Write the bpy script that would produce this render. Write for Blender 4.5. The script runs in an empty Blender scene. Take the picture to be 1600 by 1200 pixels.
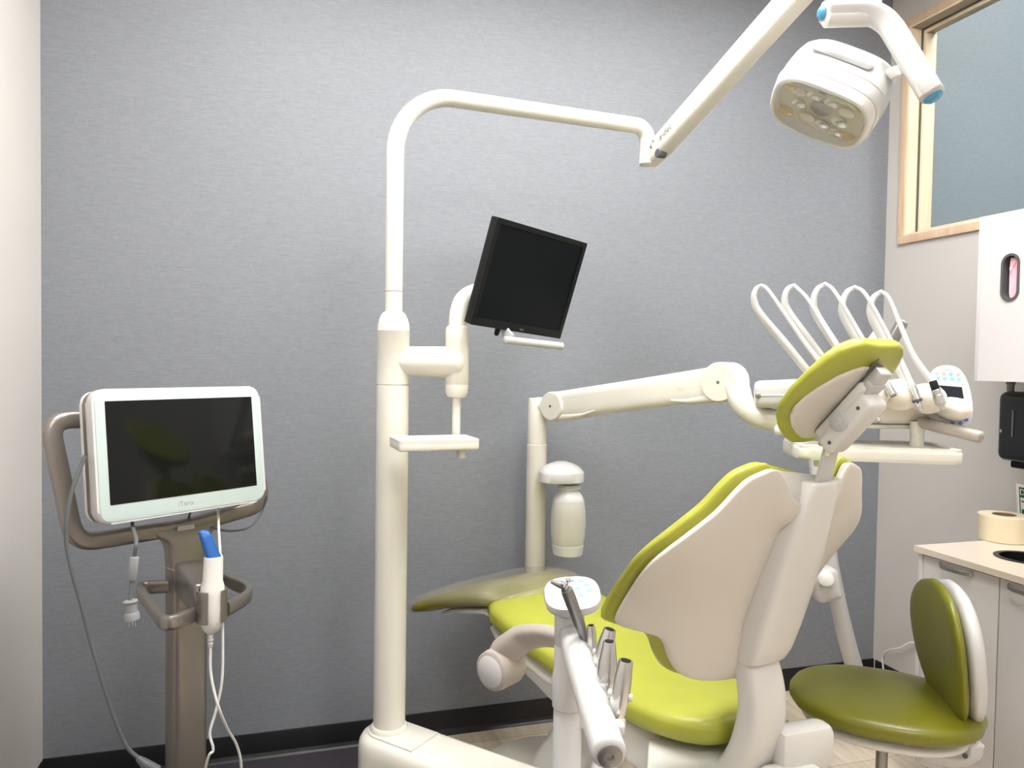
import bpy, bmesh, math, random
import numpy as np
from mathutils import Vector, Matrix
random.seed(4)
sc = bpy.context.scene
COL = sc.collection

# ------------------------------------------------------------------ camera (measured from the photograph)
FPX, CZ = 1179.3, 1.56
YAW, PIT, ROL = math.radians(16.87), math.radians(-1.7274), math.radians(0.8922)
fw = np.array([math.sin(YAW)*math.cos(PIT), math.cos(YAW)*math.cos(PIT), math.sin(PIT)])
_r = np.array([math.cos(YAW), -math.sin(YAW), 0.0]); _u = np.cross(_r, fw)
rt = math.cos(ROL)*_r + math.sin(ROL)*_u
up = -math.sin(ROL)*_r + math.cos(ROL)*_u
CAM = np.array([0.0, 0.0, CZ])
V = lambda *a: np.array(a, float)
def ray(x, y): return fw + (x-800)/FPX*rt + (600-y)/FPX*up
def P(x, y, d): return CAM + d*ray(x, y)
def PX(x, y, X): q = ray(x, y); return CAM + q*X/q[0]
def PY(x, y, Y): q = ray(x, y); return CAM + q*Y/q[1]
def PZ(x, y, Z): q = ray(x, y); return CAM + q*(Z-CZ)/q[2]
def nrm(v): v = np.array(v, float); return v/np.linalg.norm(v)

cd = bpy.data.cameras.new('camera'); cam = bpy.data.objects.new('camera', cd); COL.objects.link(cam)
cd.sensor_width = 36.0; cd.lens = FPX/1600*36; cd.clip_start = 0.05
cam.matrix_world = Matrix(((rt[0], up[0], -fw[0], 0), (rt[1], up[1], -fw[1], 0), (rt[2], up[2], -fw[2], CZ), (0, 0, 0, 1)))
sc.camera = cam

# ------------------------------------------------------------------ materials
def mat(name, col, rough=0.4, metal=0.0, var=0.02, nscale=30.0, bump=0.0, coat=0.0, trans=0.0, ior=1.45, emit=None, estr=0.0, spec=0.5, alpha=1.0, sss=0.0):
    m = bpy.data.materials.new(name); m.use_nodes = True
    nt = m.node_tree; b = nt.nodes['Principled BSDF']
    tc = nt.nodes.new('ShaderNodeTexCoord'); nz = nt.nodes.new('ShaderNodeTexNoise')
    nz.inputs['Scale'].default_value = nscale; nz.inputs['Detail'].default_value = 3
    nt.links.new(tc.outputs['Object'], nz.inputs['Vector'])
    rp = nt.nodes.new('ShaderNodeValToRGB')
    c = np.array(col, float)
    rp.color_ramp.elements[0].position = 0.3; rp.color_ramp.elements[1].position = 0.7
    rp.color_ramp.elements[0].color = (*np.clip(c*(1-var), 0, 1), 1); rp.color_ramp.elements[1].color = (*np.clip(c*(1+var), 0, 1), 1)
    nt.links.new(nz.outputs['Fac'], rp.inputs['Fac']); nt.links.new(rp.outputs['Color'], b.inputs['Base Color'])
    b.inputs['Roughness'].default_value = rough; b.inputs['Metallic'].default_value = metal
    b.inputs['Coat Weight'].default_value = coat; b.inputs['Coat Roughness'].default_value = 0.1
    b.inputs['Transmission Weight'].default_value = trans; b.inputs['IOR'].default_value = ior
    b.inputs['Specular IOR Level'].default_value = spec; b.inputs['Alpha'].default_value = alpha
    if sss: b.inputs['Subsurface Weight'].default_value = sss; b.inputs['Subsurface Radius'].default_value = (.02, .02, .02)
    if emit: b.inputs['Emission Color'].default_value = (*emit, 1); b.inputs['Emission Strength'].default_value = estr
    if bump:
        bp = nt.nodes.new('ShaderNodeBump'); bp.inputs['Strength'].default_value = bump; bp.inputs['Distance'].default_value = 0.002
        nt.links.new(nz.outputs['Fac'], bp.inputs['Height']); nt.links.new(bp.outputs['Normal'], b.inputs['Normal'])
    return m

def wallpaper(name, c0, c1):
    m = bpy.data.materials.new(name); m.use_nodes = True; nt = m.node_tree; b = nt.nodes['Principled BSDF']
    tc = nt.nodes.new('ShaderNodeTexCoord')
    def noise(sx, sy, sz, detail):
        mp = nt.nodes.new('ShaderNodeMapping'); mp.inputs['Scale'].default_value = (sx, sy, sz)
        nt.links.new(tc.outputs['Object'], mp.inputs['Vector'])
        n = nt.nodes.new('ShaderNodeTexNoise'); n.inputs['Scale'].default_value = 1; n.inputs['Detail'].default_value = detail
        n.inputs['Roughness'].default_value = 0.65
        nt.links.new(mp.outputs['Vector'], n.inputs['Vector']); return n
    a = noise(32, 32, 330, 3); v = noise(380, 380, 30, 3); g = noise(3, 3, 3, 2)
    mx = nt.nodes.new('ShaderNodeMath'); mx.operation = 'ADD'
    s1 = nt.nodes.new('ShaderNodeMath'); s1.operation = 'MULTIPLY'; s1.inputs[1].default_value = 0.62
    s2 = nt.nodes.new('ShaderNodeMath'); s2.operation = 'MULTIPLY'; s2.inputs[1].default_value = 0.38
    nt.links.new(a.outputs['Fac'], s1.inputs[0]); nt.links.new(v.outputs['Fac'], s2.inputs[0])
    nt.links.new(s1.outputs[0], mx.inputs[0]); nt.links.new(s2.outputs[0], mx.inputs[1])
    rp = nt.nodes.new('ShaderNodeValToRGB'); e = rp.color_ramp.elements
    e[0].position = 0.36; e[0].color = (*c0, 1); e[1].position = 0.66; e[1].color = (*c1, 1)
    nt.links.new(mx.outputs[0], rp.inputs['Fac']); nt.links.new(rp.outputs['Color'], b.inputs['Base Color'])
    bp = nt.nodes.new('ShaderNodeBump'); bp.inputs['Strength'].default_value = 0.15; bp.inputs['Distance'].default_value = 0.001
    nt.links.new(mx.outputs[0], bp.inputs['Height']); nt.links.new(bp.outputs['Normal'], b.inputs['Normal'])
    b.inputs['Roughness'].default_value = 0.58; b.inputs['Specular IOR Level'].default_value = 0.7
    return m

def woodgrain(name, c0, c1, scale, rough=0.45, planks=None):
    m = bpy.data.materials.new(name); m.use_nodes = True; nt = m.node_tree; b = nt.nodes['Principled BSDF']
    tc = nt.nodes.new('ShaderNodeTexCoord'); mp = nt.nodes.new('ShaderNodeMapping'); mp.inputs['Scale'].default_value = scale
    nt.links.new(tc.outputs['Object'], mp.inputs['Vector'])
    n = nt.nodes.new('ShaderNodeTexNoise'); n.inputs['Scale'].default_value = 1; n.inputs['Detail'].default_value = 5
    nt.links.new(mp.outputs['Vector'], n.inputs['Vector'])
    rp = nt.nodes.new('ShaderNodeValToRGB'); e = rp.color_ramp.elements
    e[0].position = 0.3; e[0].color = (*c0, 1); e[1].position = 0.72; e[1].color = (*c1, 1)
    nt.links.new(n.outputs['Fac'], rp.inputs['Fac']); out = rp.outputs['Color']
    if planks:
        br = nt.nodes.new('ShaderNodeTexBrick'); br.inputs['Scale'].default_value = 1
        br.inputs['Brick Width'].default_value = planks[0]; br.inputs['Row Height'].default_value = planks[1]
        br.inputs['Mortar Size'].default_value = 0.0015
        br.inputs['Color1'].default_value = (1, 1, 1, 1); br.inputs['Color2'].default_value = (.8, .78, .76, 1); br.inputs['Mortar'].default_value = (.45, .42, .4, 1)
        nt.links.new(tc.outputs['Object'], br.inputs['Vector'])
        mm = nt.nodes.new('ShaderNodeMixRGB'); mm.blend_type = 'MULTIPLY'; mm.inputs['Fac'].default_value = 1
        nt.links.new(out, mm.inputs['Color1']); nt.links.new(br.outputs['Color'], mm.inputs['Color2']); out = mm.outputs['Color']
    nt.links.new(out, b.inputs['Base Color']); b.inputs['Roughness'].default_value = rough
    return m

M = {}
M['paper'] = wallpaper('grey textile wallpaper', (.182, .193, .217), (.250, .264, .296))
M['paper2'] = wallpaper('blue grey textile wallpaper', (.175, .208, .235), (.225, .26, .288))
M['wallL'] = mat('pale paint', (.66, .63, .60), .7, var=.015, nscale=4, bump=.05)
M['wallR'] = mat('warm grey paint', (.53, .505, .48), .7, var=.015, nscale=4, bump=.05)
M['ceil'] = mat('white ceiling', (.82, .81, .79), .8, nscale=60)
M['base'] = mat('black vinyl base', (.012, .012, .014), .42)
M['carpet'] = mat('dark carpet tile', (.035, .03, .038), .95, var=.75, nscale=220, bump=.8)
M['lvt'] = woodgrain('pale wood plank floor', (.60, .50, .385), (.80, .70, .57), (40, 3, 3), .42, (1.2, .18))
M['oak'] = woodgrain('tan wood', (.60, .42, .28), (.74, .55, .39), (30, 30, 3), .5)
M['maple'] = woodgrain('light maple', (.76, .62, .42), (.86, .74, .55), (30, 30, 3), .5)
M['white'] = mat('warm white enamel', (.73, .705, .63), .32, coat=.25, var=.008, nscale=8)
M['whiteg'] = mat('soft white plastic', (.70, .685, .65), .34, coat=.15, var=.008, nscale=8)
M['shell'] = mat('chair back shell', (.66, .62, .555), .38, coat=.1, var=.01, nscale=6)
M['lamp'] = mat('bright white plastic', (.60, .595, .588), .28, coat=.3, var=.005, nscale=8)
M['cream'] = mat('cream silicone', (.80, .745, .665), .5, var=.01)
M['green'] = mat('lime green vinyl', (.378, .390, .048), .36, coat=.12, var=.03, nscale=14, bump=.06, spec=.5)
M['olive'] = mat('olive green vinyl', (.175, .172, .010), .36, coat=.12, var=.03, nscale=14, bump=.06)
M['bronze'] = mat('bronze grey metal', (.27, .245, .22), .33, metal=.75, var=.02, nscale=90)
M['mint'] = mat('pale mint glass bezel', (.50, .59, .57), .12, coat=.6, var=.004)
M['screen'] = mat('dark glossy screen', (.004, .005, .005), .06, coat=.0, var=.1, spec=.30)
M['matscr'] = mat('dark matte screen', (.005, .007, .009), .32, var=.15, nscale=3, spec=.12)
M['blk'] = mat('black plastic', (.006, .007, .008), .35, var=.1, spec=.25)
M['gloss'] = mat('gloss black plastic', (.006, .007, .008), .16, coat=.6, var=.1)
M['dgrey'] = mat('dark grey plastic', (.09, .09, .095), .45)
M['mgrey'] = mat('mid grey plastic', (.27, .27, .27), .45)
M['lgrey'] = mat('light grey plastic', (.52, .52, .51), .45)
M['taupe'] = mat('taupe plastic', (.40, .355, .315), .42, var=.015)
M['cord'] = mat('grey cable rubber', (.105, .11, .115), .5)
M['plug'] = mat('pale grey plug rubber', (.22, .225, .23), .5)
M['wcord'] = mat('white cable rubber', (.76, .75, .72), .45)
M['blue'] = mat('blue plastic', (.008, .085, .32), .38, var=.03)
M['sky'] = mat('light blue grip', (.08, .32, .54), .4)
M['btn'] = mat('blue keypad print', (.22, .50, .88), .5)
M['btn2'] = mat('deep blue keypad print', (.10, .22, .72), .5)
M['btng'] = mat('grey keypad print', (.46, .44, .41), .5)
M['chrome'] = mat('polished chrome', (.72, .72, .72), .10, metal=1, var=.01)
M['steel'] = mat('satin stainless steel', (.66, .655, .64), .26, metal=1, var=.03, nscale=60)
M['alu'] = mat('brushed aluminium', (.55, .55, .545), .38, metal=.35, var=.02, nscale=80)
M['gsteel'] = mat('dark satin metal', (.30, .295, .29), .35, metal=.8, var=.03)
M['bottle'] = mat('translucent bottle plastic', (.72, .70, .63), .35, trans=.30, var=.02, sss=.2)
M['clear'] = mat('clear lens plastic', (.97, .96, .93), .04, trans=1.0, var=0, ior=1.3)
M['refl'] = mat('lamp reflector', (.76, .72, .63), .30, metal=.1, var=.04)
M['amber'] = mat('amber reflector', (.75, .50, .14), .2, metal=.4)
M['glass'] = mat('window glass', (.93, .97, .97), .0, trans=1.0, var=0, ior=1.05, spec=.3)
M['cab'] = mat('white laminate', (.63, .61, .605), .38, var=.006)
M['cabd'] = mat('white laminate edge', (.66, .64, .635), .4, var=.006)
M['counter'] = mat('beige quartz', (.66, .575, .48), .3, var=.06, nscale=260)
M['pink'] = mat('pink mask fabric', (.86, .50, .58), .8, var=.05, nscale=60)
M['tape'] = mat('cream film roll', (.74, .635, .44), .35, var=.03, nscale=10, sss=.1)
M['card'] = mat('brown cardboard', (.23, .13, .08), .8)
M['sign'] = mat('white paper', (.85, .85, .83), .7)
M['ink'] = mat('black ink', (.012, .016, .014), .6)
M['ingreen'] = mat('dark green ink', (.02, .10, .05), .6)
M['red'] = mat('pale red ring', (.6, .2, .16), .5)
M['seam'] = mat('seam shadow gap', (.30, .29, .26), .6)
M['sleeve'] = mat('translucent film', (.42, .39, .30), .14, var=.25, nscale=9, alpha=.36)
M['grille'] = mat('grey vent plastic', (.33, .33, .335), .5)
M['lens'] = mat('translucent film', (.80, .79, .72), .16, trans=.0, var=.02, alpha=.10)
M['panel'] = mat('ceiling light diffuser', (.9, .9, .9), .6, emit=(1, .985, .96), estr=9.5)
M['led'] = mat('dim keypad glow', (.9, .92, .95), .4)
M['lcd'] = mat('dark keypad display', (.012, .014, .024), .2)

# ------------------------------------------------------------------ object helpers
ORG = {}
def mesh(verts, faces, smooth=True, angle=38):
    me = bpy.data.meshes.new('m'); me.from_pydata([tuple(v) for v in verts], [], faces)
    bm = bmesh.new(); bm.from_mesh(me); bmesh.ops.remove_doubles(bm, verts=bm.verts, dist=1e-6)
    bmesh.ops.recalc_face_normals(bm, faces=bm.faces); bm.to_mesh(me); bm.free()
    if smooth:
        for p in me.polygons: p.use_smooth = True
        me.set_sharp_from_angle(angle=math.radians(angle))
    return me
def join(*vf):
    vs, fs = [], []
    for v, f in vf:
        n = len(vs); vs += [np.array(p, float) for p in v]; fs += [tuple(i+n for i in q) for q in f]
    return vs, fs
def obj(name, vf, m, parent=None, org=None, angle=38):
    """one mesh object from world-space verts; parented meshes share their root's origin"""
    root = parent
    o0 = ORG[root.name] if root is not None else (np.array(org, float) if org is not None else np.mean(np.array(vf[0]), axis=0))
    me = mesh([np.array(v)-o0 for v in vf[0]], vf[1], angle=angle); me.name = name
    mm = m if isinstance(m, bpy.types.Material) else M[m]
    me.materials.append(mm)
    o = bpy.data.objects.new(name, me); COL.objects.link(o); ORG[o.name] = o0
    if root is not None: o.parent = root
    else: o.location = o0
    return o
def thing(name, label, cat, org, group=None):
    o = bpy.data.objects.new(name, None); COL.objects.link(o); o.empty_display_size = .05
    o.location = org; ORG[o.name] = np.array(org, float); o['label'] = label; o['category'] = cat
    if group: o['group'] = group
    return o
def tag(o, label, cat, group=None):
    o['label'] = label; o['category'] = cat
    if group: o['group'] = group
    return o
def struct(o, label=None):
    o['kind'] = 'structure'
    if label: o['label'] = label
    return o

# ------------------------------------------------------------------ shape helpers (all return verts, faces)
def smooth_path(pts, n=8):
    pts = [np.array(p, float) for p in pts]
    if len(pts) < 3: return pts
    q = [2*pts[0]-pts[1]] + pts + [2*pts[-1]-pts[-2]]; out = []
    for i in range(1, len(q)-2):
        p0, p1, p2, p3 = q[i-1:i+3]
        for k in range(n):
            t = k/n
            out.append(.5*((2*p1)+(p2-p0)*t+(2*p0-5*p1+4*p2-p3)*t*t+(3*p1-p0-3*p2+p3)*t**3))
    out.append(pts[-1]); return out
def fillet(pts, r, n=6):
    """polyline with rounded corners"""
    pts = [np.array(p, float) for p in pts]; out = [pts[0]]
    for a, b, c in zip(pts, pts[1:], pts[2:]):
        d1 = nrm(a-b); d2 = nrm(c-b); k = min(r, .48*np.linalg.norm(a-b), .48*np.linalg.norm(c-b))
        p, q = b+d1*k, b+d2*k
        for i in range(n+1):
            t = i/n; out.append((1-t)**2*p+2*t*(1-t)*b+t*t*q)
    out.append(pts[-1]); return out
def loft(rings, cap=True, close=False):
    n = len(rings[0]); vs = [np.array(p, float) for r in rings for p in r]; fs = []
    m = len(rings)
    for i in range(m if close else m-1):
        for j in range(n):
            a, b = i*n+j, i*n+(j+1) % n; i2 = (i+1) % m
            fs.append((a, b, i2*n+(j+1) % n, i2*n+j))
    if cap and not close: fs.append(tuple(range(n))[::-1]); fs.append(tuple((m-1)*n+j for j in range(n)))
    return vs, fs
def frames(path, upv=None):
    path = [np.array(p, float) for p in path]; T = []
    for i in range(len(path)):
        a = path[max(0, i-1)]; b = path[min(len(path)-1, i+1)]; T.append(nrm(b-a))
    if upv is None: upv = V(0, 0, 1) if abs(T[0][2]) < .9 else V(1, 0, 0)
    N = []; n = np.array(upv, float)
    for t in T:
        n = n-(n@t)*t; n = nrm(n); N.append(n.copy())
    return path, T, N
def supell(ra, rb, n=20, e=2.0):
    out = []
    for i in range(n):
        a = 2*math.pi*(i+.5)/n; c, s = math.cos(a), math.sin(a)
        out.append((ra*math.copysign(abs(c)**(2/e), c), rb*math.copysign(abs(s)**(2/e), s)))
    return out
def sweep(path, ra, rb=None, n=18, e=2.0, upv=None, round_end=0.0, keep_up=False):
    """section: ra along the up hint's perpendicular, rb along the up hint"""
    path, T, N = frames(path, upv); m = len(path)
    ra_ = ra if hasattr(ra, '__len__') else [ra]*m
    rb_ = ra_ if rb is None else (rb if hasattr(rb, '__len__') else [rb]*m)
    if len(ra_) != m: ra_ = np.interp(np.linspace(0, 1, m), np.linspace(0, 1, len(ra_)), ra_)
    if len(rb_) != m: rb_ = np.interp(np.linspace(0, 1, m), np.linspace(0, 1, len(rb_)), rb_)
    rings = []
    def ring(c, t, nn, a, b):
        if keep_up and upv is not None:
            nn = nrm(np.array(upv)-(np.array(upv)@t)*t)
        s = np.cross(t, nn); return [c+x*s+y*nn for x, y in supell(a, b, n, e)]
    if round_end > 0:
        for q in (0.98, .8, .5, .2):
            k = math.sqrt(1-q*q); rings.append(ring(path[0]-T[0]*round_end*q, T[0], N[0], ra_[0]*max(k, .15), rb_[0]*max(k, .15)))
    for i in range(m): rings.append(ring(path[i], T[i], N[i], ra_[i], rb_[i]))
    if round_end > 0:
        for q in (.2, .5, .8, .98):
            k = math.sqrt(1-q*q); rings.append(ring(path[-1]+T[-1]*round_end*q, T[-1], N[-1], ra_[-1]*max(k, .15), rb_[-1]*max(k, .15)))
    return loft(rings)
def tube(pts, r, n=14, k=8, rend=0.0): return sweep(smooth_path(pts, k), r, n=n, round_end=rend)
def axes_of(zax, xhint=(1, 0, 0)):
    z = nrm(zax); x = np.array(xhint, float); x = x-(x@z)*z
    if np.linalg.norm(x) < 1e-6: x = np.cross(z, V(0, 1, 0))
    x = nrm(x); return x, np.cross(z, x), z
def lathe(org, prof, axis=(0, 0, 1), n=28, sx=1.0, xhint=(1, 0, 0)):
    x, y, z = axes_of(axis, xhint); org = np.array(org, float); rings = []
    for r, h in prof:
        rings.append([org+z*h+x*(r*sx*math.cos(2*math.pi*i/n))+y*(r*math.sin(2*math.pi*i/n)) for i in range(n)])
    return loft(rings)
def box(c, size, ax=None, bev=0.0, seg=3):
    """rounded box, centre c, full size along the three axes ax"""
    c = np.array(c, float)
    if ax is None: ax = (V(1, 0, 0), V(0, 1, 0), V(0, 0, 1))
    bm = bmesh.new(); bmesh.ops.create_cube(bm, size=1.0)
    for v in bm.verts: v.co = Vector((v.co.x*size[0], v.co.y*size[1], v.co.z*size[2]))
    if bev > 0: bmesh.ops.bevel(bm, geom=list(bm.edges), offset=min(bev, .49*min(size)), segments=seg, affect='EDGES', profile=.5)
    bm.verts.index_update()
    vs = [c+v.co.x*ax[0]+v.co.y*ax[1]+v.co.z*ax[2] for v in bm.verts]; fs = [tuple(v.index for v in f.verts) for f in bm.faces]
    bm.free(); return vs, fs
def prism(outline, fr, h0, h1, bev=0.0, seg=3):
    """outline: 2D points in the frame fr=(org,x,y,z); extruded from h0 to h1 along z, rims rounded"""
    o, x, y, z = fr
    bm = bmesh.new(); n = len(outline)
    lo = [bm.verts.new((a, b, h0)) for a, b in outline]; hi = [bm.verts.new((a, b, h1)) for a, b in outline]
    bm.faces.new(lo[::-1]); bm.faces.new(hi)
    for i in range(n): bm.faces.new((lo[i], lo[(i+1) % n], hi[(i+1) % n], hi[i]))
    if bev > 0:
        es = [e for e in bm.edges if abs(e.verts[0].co.z-e.verts[1].co.z) < 1e-9]
        bmesh.ops.bevel(bm, geom=es, offset=bev, segments=seg, affect='EDGES', profile=.5)
    bm.verts.index_update()
    vs = [o+v.co.x*x+v.co.y*y+v.co.z*z for v in bm.verts]; fs = [tuple(v.index for v in f.verts) for f in bm.faces]
    bm.free(); return vs, fs
def rrect(w, h, r, n=6, cx=0, cy=0):
    out = []
    for sx, sy, a0 in ((1, 1, 0), (-1, 1, 90), (-1, -1, 180), (1, -1, 270)):
        for i in range(n+1):
            a = math.radians(a0+90*i/n); out.append((cx+sx*(w/2-r)+r*math.cos(a), cy+sy*(h/2-r)+r*math.sin(a)))
    return out
def plate_hole(outer, inner, fr, h0, h1):
    """flat plate with a hole: both loops 2D in the frame"""
    o, x, y, z = fr; bm = bmesh.new(); loops = []
    for lp in (outer, inner):
        vs = [bm.verts.new((a, b, 0)) for a, b in lp]; loops.append(vs)
        for i in range(len(vs)): bm.edges.new((vs[i], vs[(i+1) % len(vs)]))
    bmesh.ops.triangle_fill(bm, use_beauty=True, use_dissolve=False, edges=list(bm.edges))
    bm.verts.index_update()
    n = len(bm.verts); base = [(v.co.x, v.co.y) for v in bm.verts]; tri = [tuple(v.index for v in f.verts) for f in bm.faces]
    lens = (len(outer), len(inner)); bm.free()
    vs = [o+a*x+b*y+h0*z for a, b in base]+[o+a*x+b*y+h1*z for a, b in base]
    fs = [t[::-1] for t in tri]+[tuple(i+n for i in t) for t in tri]
    s = 0
    for L in lens:
        for i in range(L): a, b = s+i, s+(i+1) % L; fs.append((a, b, b+n, a+n))
        s += L
    return vs, fs
def cushion(fn, vs, ws, ts, h0, n=40, rows=46, e=3.2, endp=4.0, endmin=.12, yo=None):
    """soft pad: rows v with half width w and thickness t, mapped by fn(y, v, h); h starts at h0"""
    vs = np.array(vs, float); L = vs[-1]-vs[0]; rings = []
    for i in range(rows):
        th = math.pi*i/(rows-1); s = (1-math.cos(th))/2; v = vs[0]+s*L
        w = np.interp(v, vs, ws); t = np.interp(v, vs, ts); q = abs(2*s-1)
        k = max(endmin, (1-q**endp)**(1/endp)); c = np.interp(v, vs, yo) if yo is not None else 0
        rings.append([fn(c+y, v, h0+t/2+h) for y, h in supell(w, t/2*k, n, e)])
    return loft(rings)
def text(body, size, fr, depth, name, m, parent, font_scale=1.0, shear=0.0):
    o, x, y, z = fr
    cu = bpy.data.curves.new('t', 'FONT'); cu.body = body; cu.size = size; cu.extrude = depth; cu.shear = shear
    cu.align_x = 'CENTER'; cu.align_y = 'CENTER'; cu.resolution_u = 3
    to = bpy.data.objects.new('t', cu); COL.objects.link(to)
    dg = bpy.context.evaluated_depsgraph_get(); me = bpy.data.meshes.new_from_object(to.evaluated_get(dg))
    bpy.data.objects.remove(to)
    vs = [o+v.co.x*font_scale*x+v.co.y*y+v.co.z*z for v in me.vertices]; fs = [tuple(p.vertices) for p in me.polygons]
    bpy.data.meshes.remove(me); bpy.data.curves.remove(cu)
    return obj(name, (vs, fs), m, parent)

# ------------------------------------------------------------------ the room
YB, XL, XR, YF, ZC = 3.05, -0.822, 2.839, -2.2, 3.40
XW = XR+0.13                                   # far face of the right wall
def wall(name, a, b, m): return struct(obj(name, box((np.array(a, float)+np.array(b, float))/2, np.abs(np.array(b, float)-np.array(a, float))), m))
wall('wall_back', (XL-.1, YB, 0), (XR, YB+.1, ZC), 'paper')
wall('wall_left', (XL-.1, YF, 0), (XL, YB, ZC), 'wallL')
wall('wall_front', (XL-.1, YF-.1, 0), (XR+.13, YF, ZC), 'wallL')
wall('ceiling', (XL-.1, YF-.1, ZC), (XW, YB+.1, ZC+.1), 'ceil')
ZC2 = 4.3
wall('ceiling_beyond', (XW, YF-.1, ZC2), (XR+2.9, YB+.1, ZC2+.1), 'ceil')
XCF = 0.50                                      # where carpet meets plank floor
wall('floor', (XCF, YF, -.05), (XR+.13, YB, 0), 'lvt')
wall('floor_carpet', (XL, YF, -.05), (XCF, YB, 0.004), 'carpet')
# window opening in the right wall
wy1 = PX(1414, 381, XR)[1]; wz0 = PX(1412, 371, XR)[2]; wz1 = PX(1440, 33, XR)[2]; wy0 = 0.6
hole = [(wy0, wz0), (wy1, wz0), (wy1, wz1), (wy0, wz1)]
outer = [(YF, 0), (YB+.1, 0), (YB+.1, ZC2), (YF, ZC2)]
struct(obj('wall_right', plate_hole(outer, hole, (V(0, 0, 0), V(0, 1, 0), V(0, 0, 1), V(1, 0, 0)), XR, XW), 'wallR', angle=20))
def frame_ring(y0, y1, z0, z1, w, x0, x1):
    parts = [box(((x0+x1)/2, (y0+y1)/2, z0+w/2), (x1-x0, y1-y0, w), bev=.001), box(((x0+x1)/2, (y0+y1)/2, z1-w/2), (x1-x0, y1-y0, w), bev=.001),
             box(((x0+x1)/2, y0+w/2, (z0+z1)/2), (x1-x0, w, z1-z0-2*w), bev=.001), box(((x0+x1)/2, y1-w/2, (z0+z1)/2), (x1-x0, w, z1-z0-2*w), bev=.001)]
    return join(*parts)
win = thing('window_1', 'interior window with tan wood frame high in the right wall', 'window', (XR, wy1, wz0)); win['kind'] = 'structure'
obj('casing', frame_ring(wy0-.035, wy1+.035, wz0-.032, wz1+.035, .036, XR-.014, XR+.003), 'oak', win)
obj('jamb', frame_ring(wy0, wy1, wz0, wz1, .012, XR-.012, XW+.01), 'maple', win)
obj('glazing_stop', frame_ring(wy0+.012, wy1-.012, wz0+.012, wz1-.012, .022, XR+.055, XR+.1), 'maple', win)
obj('gap_shade', frame_ring(wy0+.0118, wy1-.0118, wz0+.0118, wz1-.0118, .006, XR+.047, XR+.0555), 'dgrey', win)  # dark ring painted in for the shaded gap between jamb and stop
obj('pane', box((XR+.078, (wy0+wy1)/2, (wz0+wz1)/2), (.006, wy1-wy0-.05, wz1-wz0-.05)), 'glass', win)
# neighbouring room seen through the window
wall('wall_beyond', (XR+.13, YB, 0), (XR+2.9, YB+.1, ZC2), 'paper2')
wall('wall_beyond_side', (XR+2.8, YF, 0), (XR+2.9, YB, ZC2), 'paper2')
wall('wall_beyond_front', (XW, YF-.1, 0), (XR+2.9, YF, ZC2), 'wallL')
wall('floor_beyond', (XW, YF, -.05), (XR+2.8, YB, 0), 'lvt')
def skirting(name, a, b, nin):
    a, b, nin = V(*a), V(*b), V(*nin); prof = [(0, .100), (.004, .100), (.006, .094), (.006, .022), (.012, .010), (.020, .003), (.020, 0), (0, 0)]
    struct(obj(name, loft([[p+nin*x+V(0, 0, z) for x, z in prof] for p in (a, b)]), 'base', angle=20))
skirting('baseboard_back', (XL, YB, 0), (XR, YB, 0), (0, -1, 0))
skirting('baseboard_left', (XL, YF, 0), (XL, YB-.02, 0), (1, 0, 0))
skirting('baseboard_right', (XR, 2.3, 0), (XR, YB-.02, 0), (-1, 0, 0))
struct(obj('trim_1', box((XCF, (YF+YB)/2, .004), (.008, YB-YF-.06, .006)), 'dgrey'))
# ceiling lights
def ceiling_light(x, y, label, w=.58, l=1.18, ZC=ZC):
    t = thing('ceiling_light', label, 'light', (x, y, ZC), 'ceiling light panels')
    obj('light_frame', join(box((x-w/2, y, ZC-.012), (.02, l+.02, .024)), box((x+w/2, y, ZC-.012), (.02, l+.02, .024)), box((x, y-l/2, ZC-.012), (w-.02, .02, .024)), box((x, y+l/2, ZC-.012), (w-.02, .02, .024))), 'lamp', t)
    obj('diffuser', box((x, y, ZC-.008), (w-.02, l-.02, .008)), 'panel', t)
ceiling_light(.0, 1.55, 'recessed ceiling light panel nearest the left wall and the scanner cart')
ceiling_light(.95, 1.55, 'recessed ceiling light panel in the middle, above the dental chair')
ceiling_light(1.9, 1.55, 'recessed ceiling light panel nearest the wall cabinet and window')
ceiling_light(.9, -.75, 'recessed ceiling light panel behind the photographer')
ceiling_light(XR+1.0, 1.3, 'large recessed ceiling light panel in the room beyond the window', 1.16, 1.5, ZC2)  # added source, lights the neighbouring room; no such fixture is in view

# ------------------------------------------------------------------ cabinets, counter and the things on them
XC = XR-.60; YE = PX(1428, 852, XC)[1]; ZT = PX(1428, 852, XC)[2]          # counter end and top
YN = .75                                        # near end of the run, outside the frame
hc = PZ(1602, 872, ZT); hr = .088
ct = obj('worktop', plate_hole([(XC, YN), (XR-.001, YN), (XR-.001, YE), (XC, YE)], [(hc[0]+hr*math.cos(2*math.pi*i/40), hc[1]+hr*math.sin(2*math.pi*i/40)) for i in range(40)],
    (V(0, 0, 0), V(1, 0, 0), V(0, 1, 0), V(0, 0, 1)), ZT-.022, ZT), 'counter', angle=30)
tag(ct, 'speckled beige quartz counter slab with a round disposal hole', 'countertop')
ring = obj('waste_chute', lathe((hc[0], hc[1], ZT-.19), [(.0, 0), (.083, 0), (.083, .19), (.095, .1905), (.096, .193), (.090, .1945), (.078, .193), (.078, .004), (0, .003)], n=40), 'blk')
tag(ring, 'round black waste chute set into the beige counter', 'waste chute')
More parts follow.
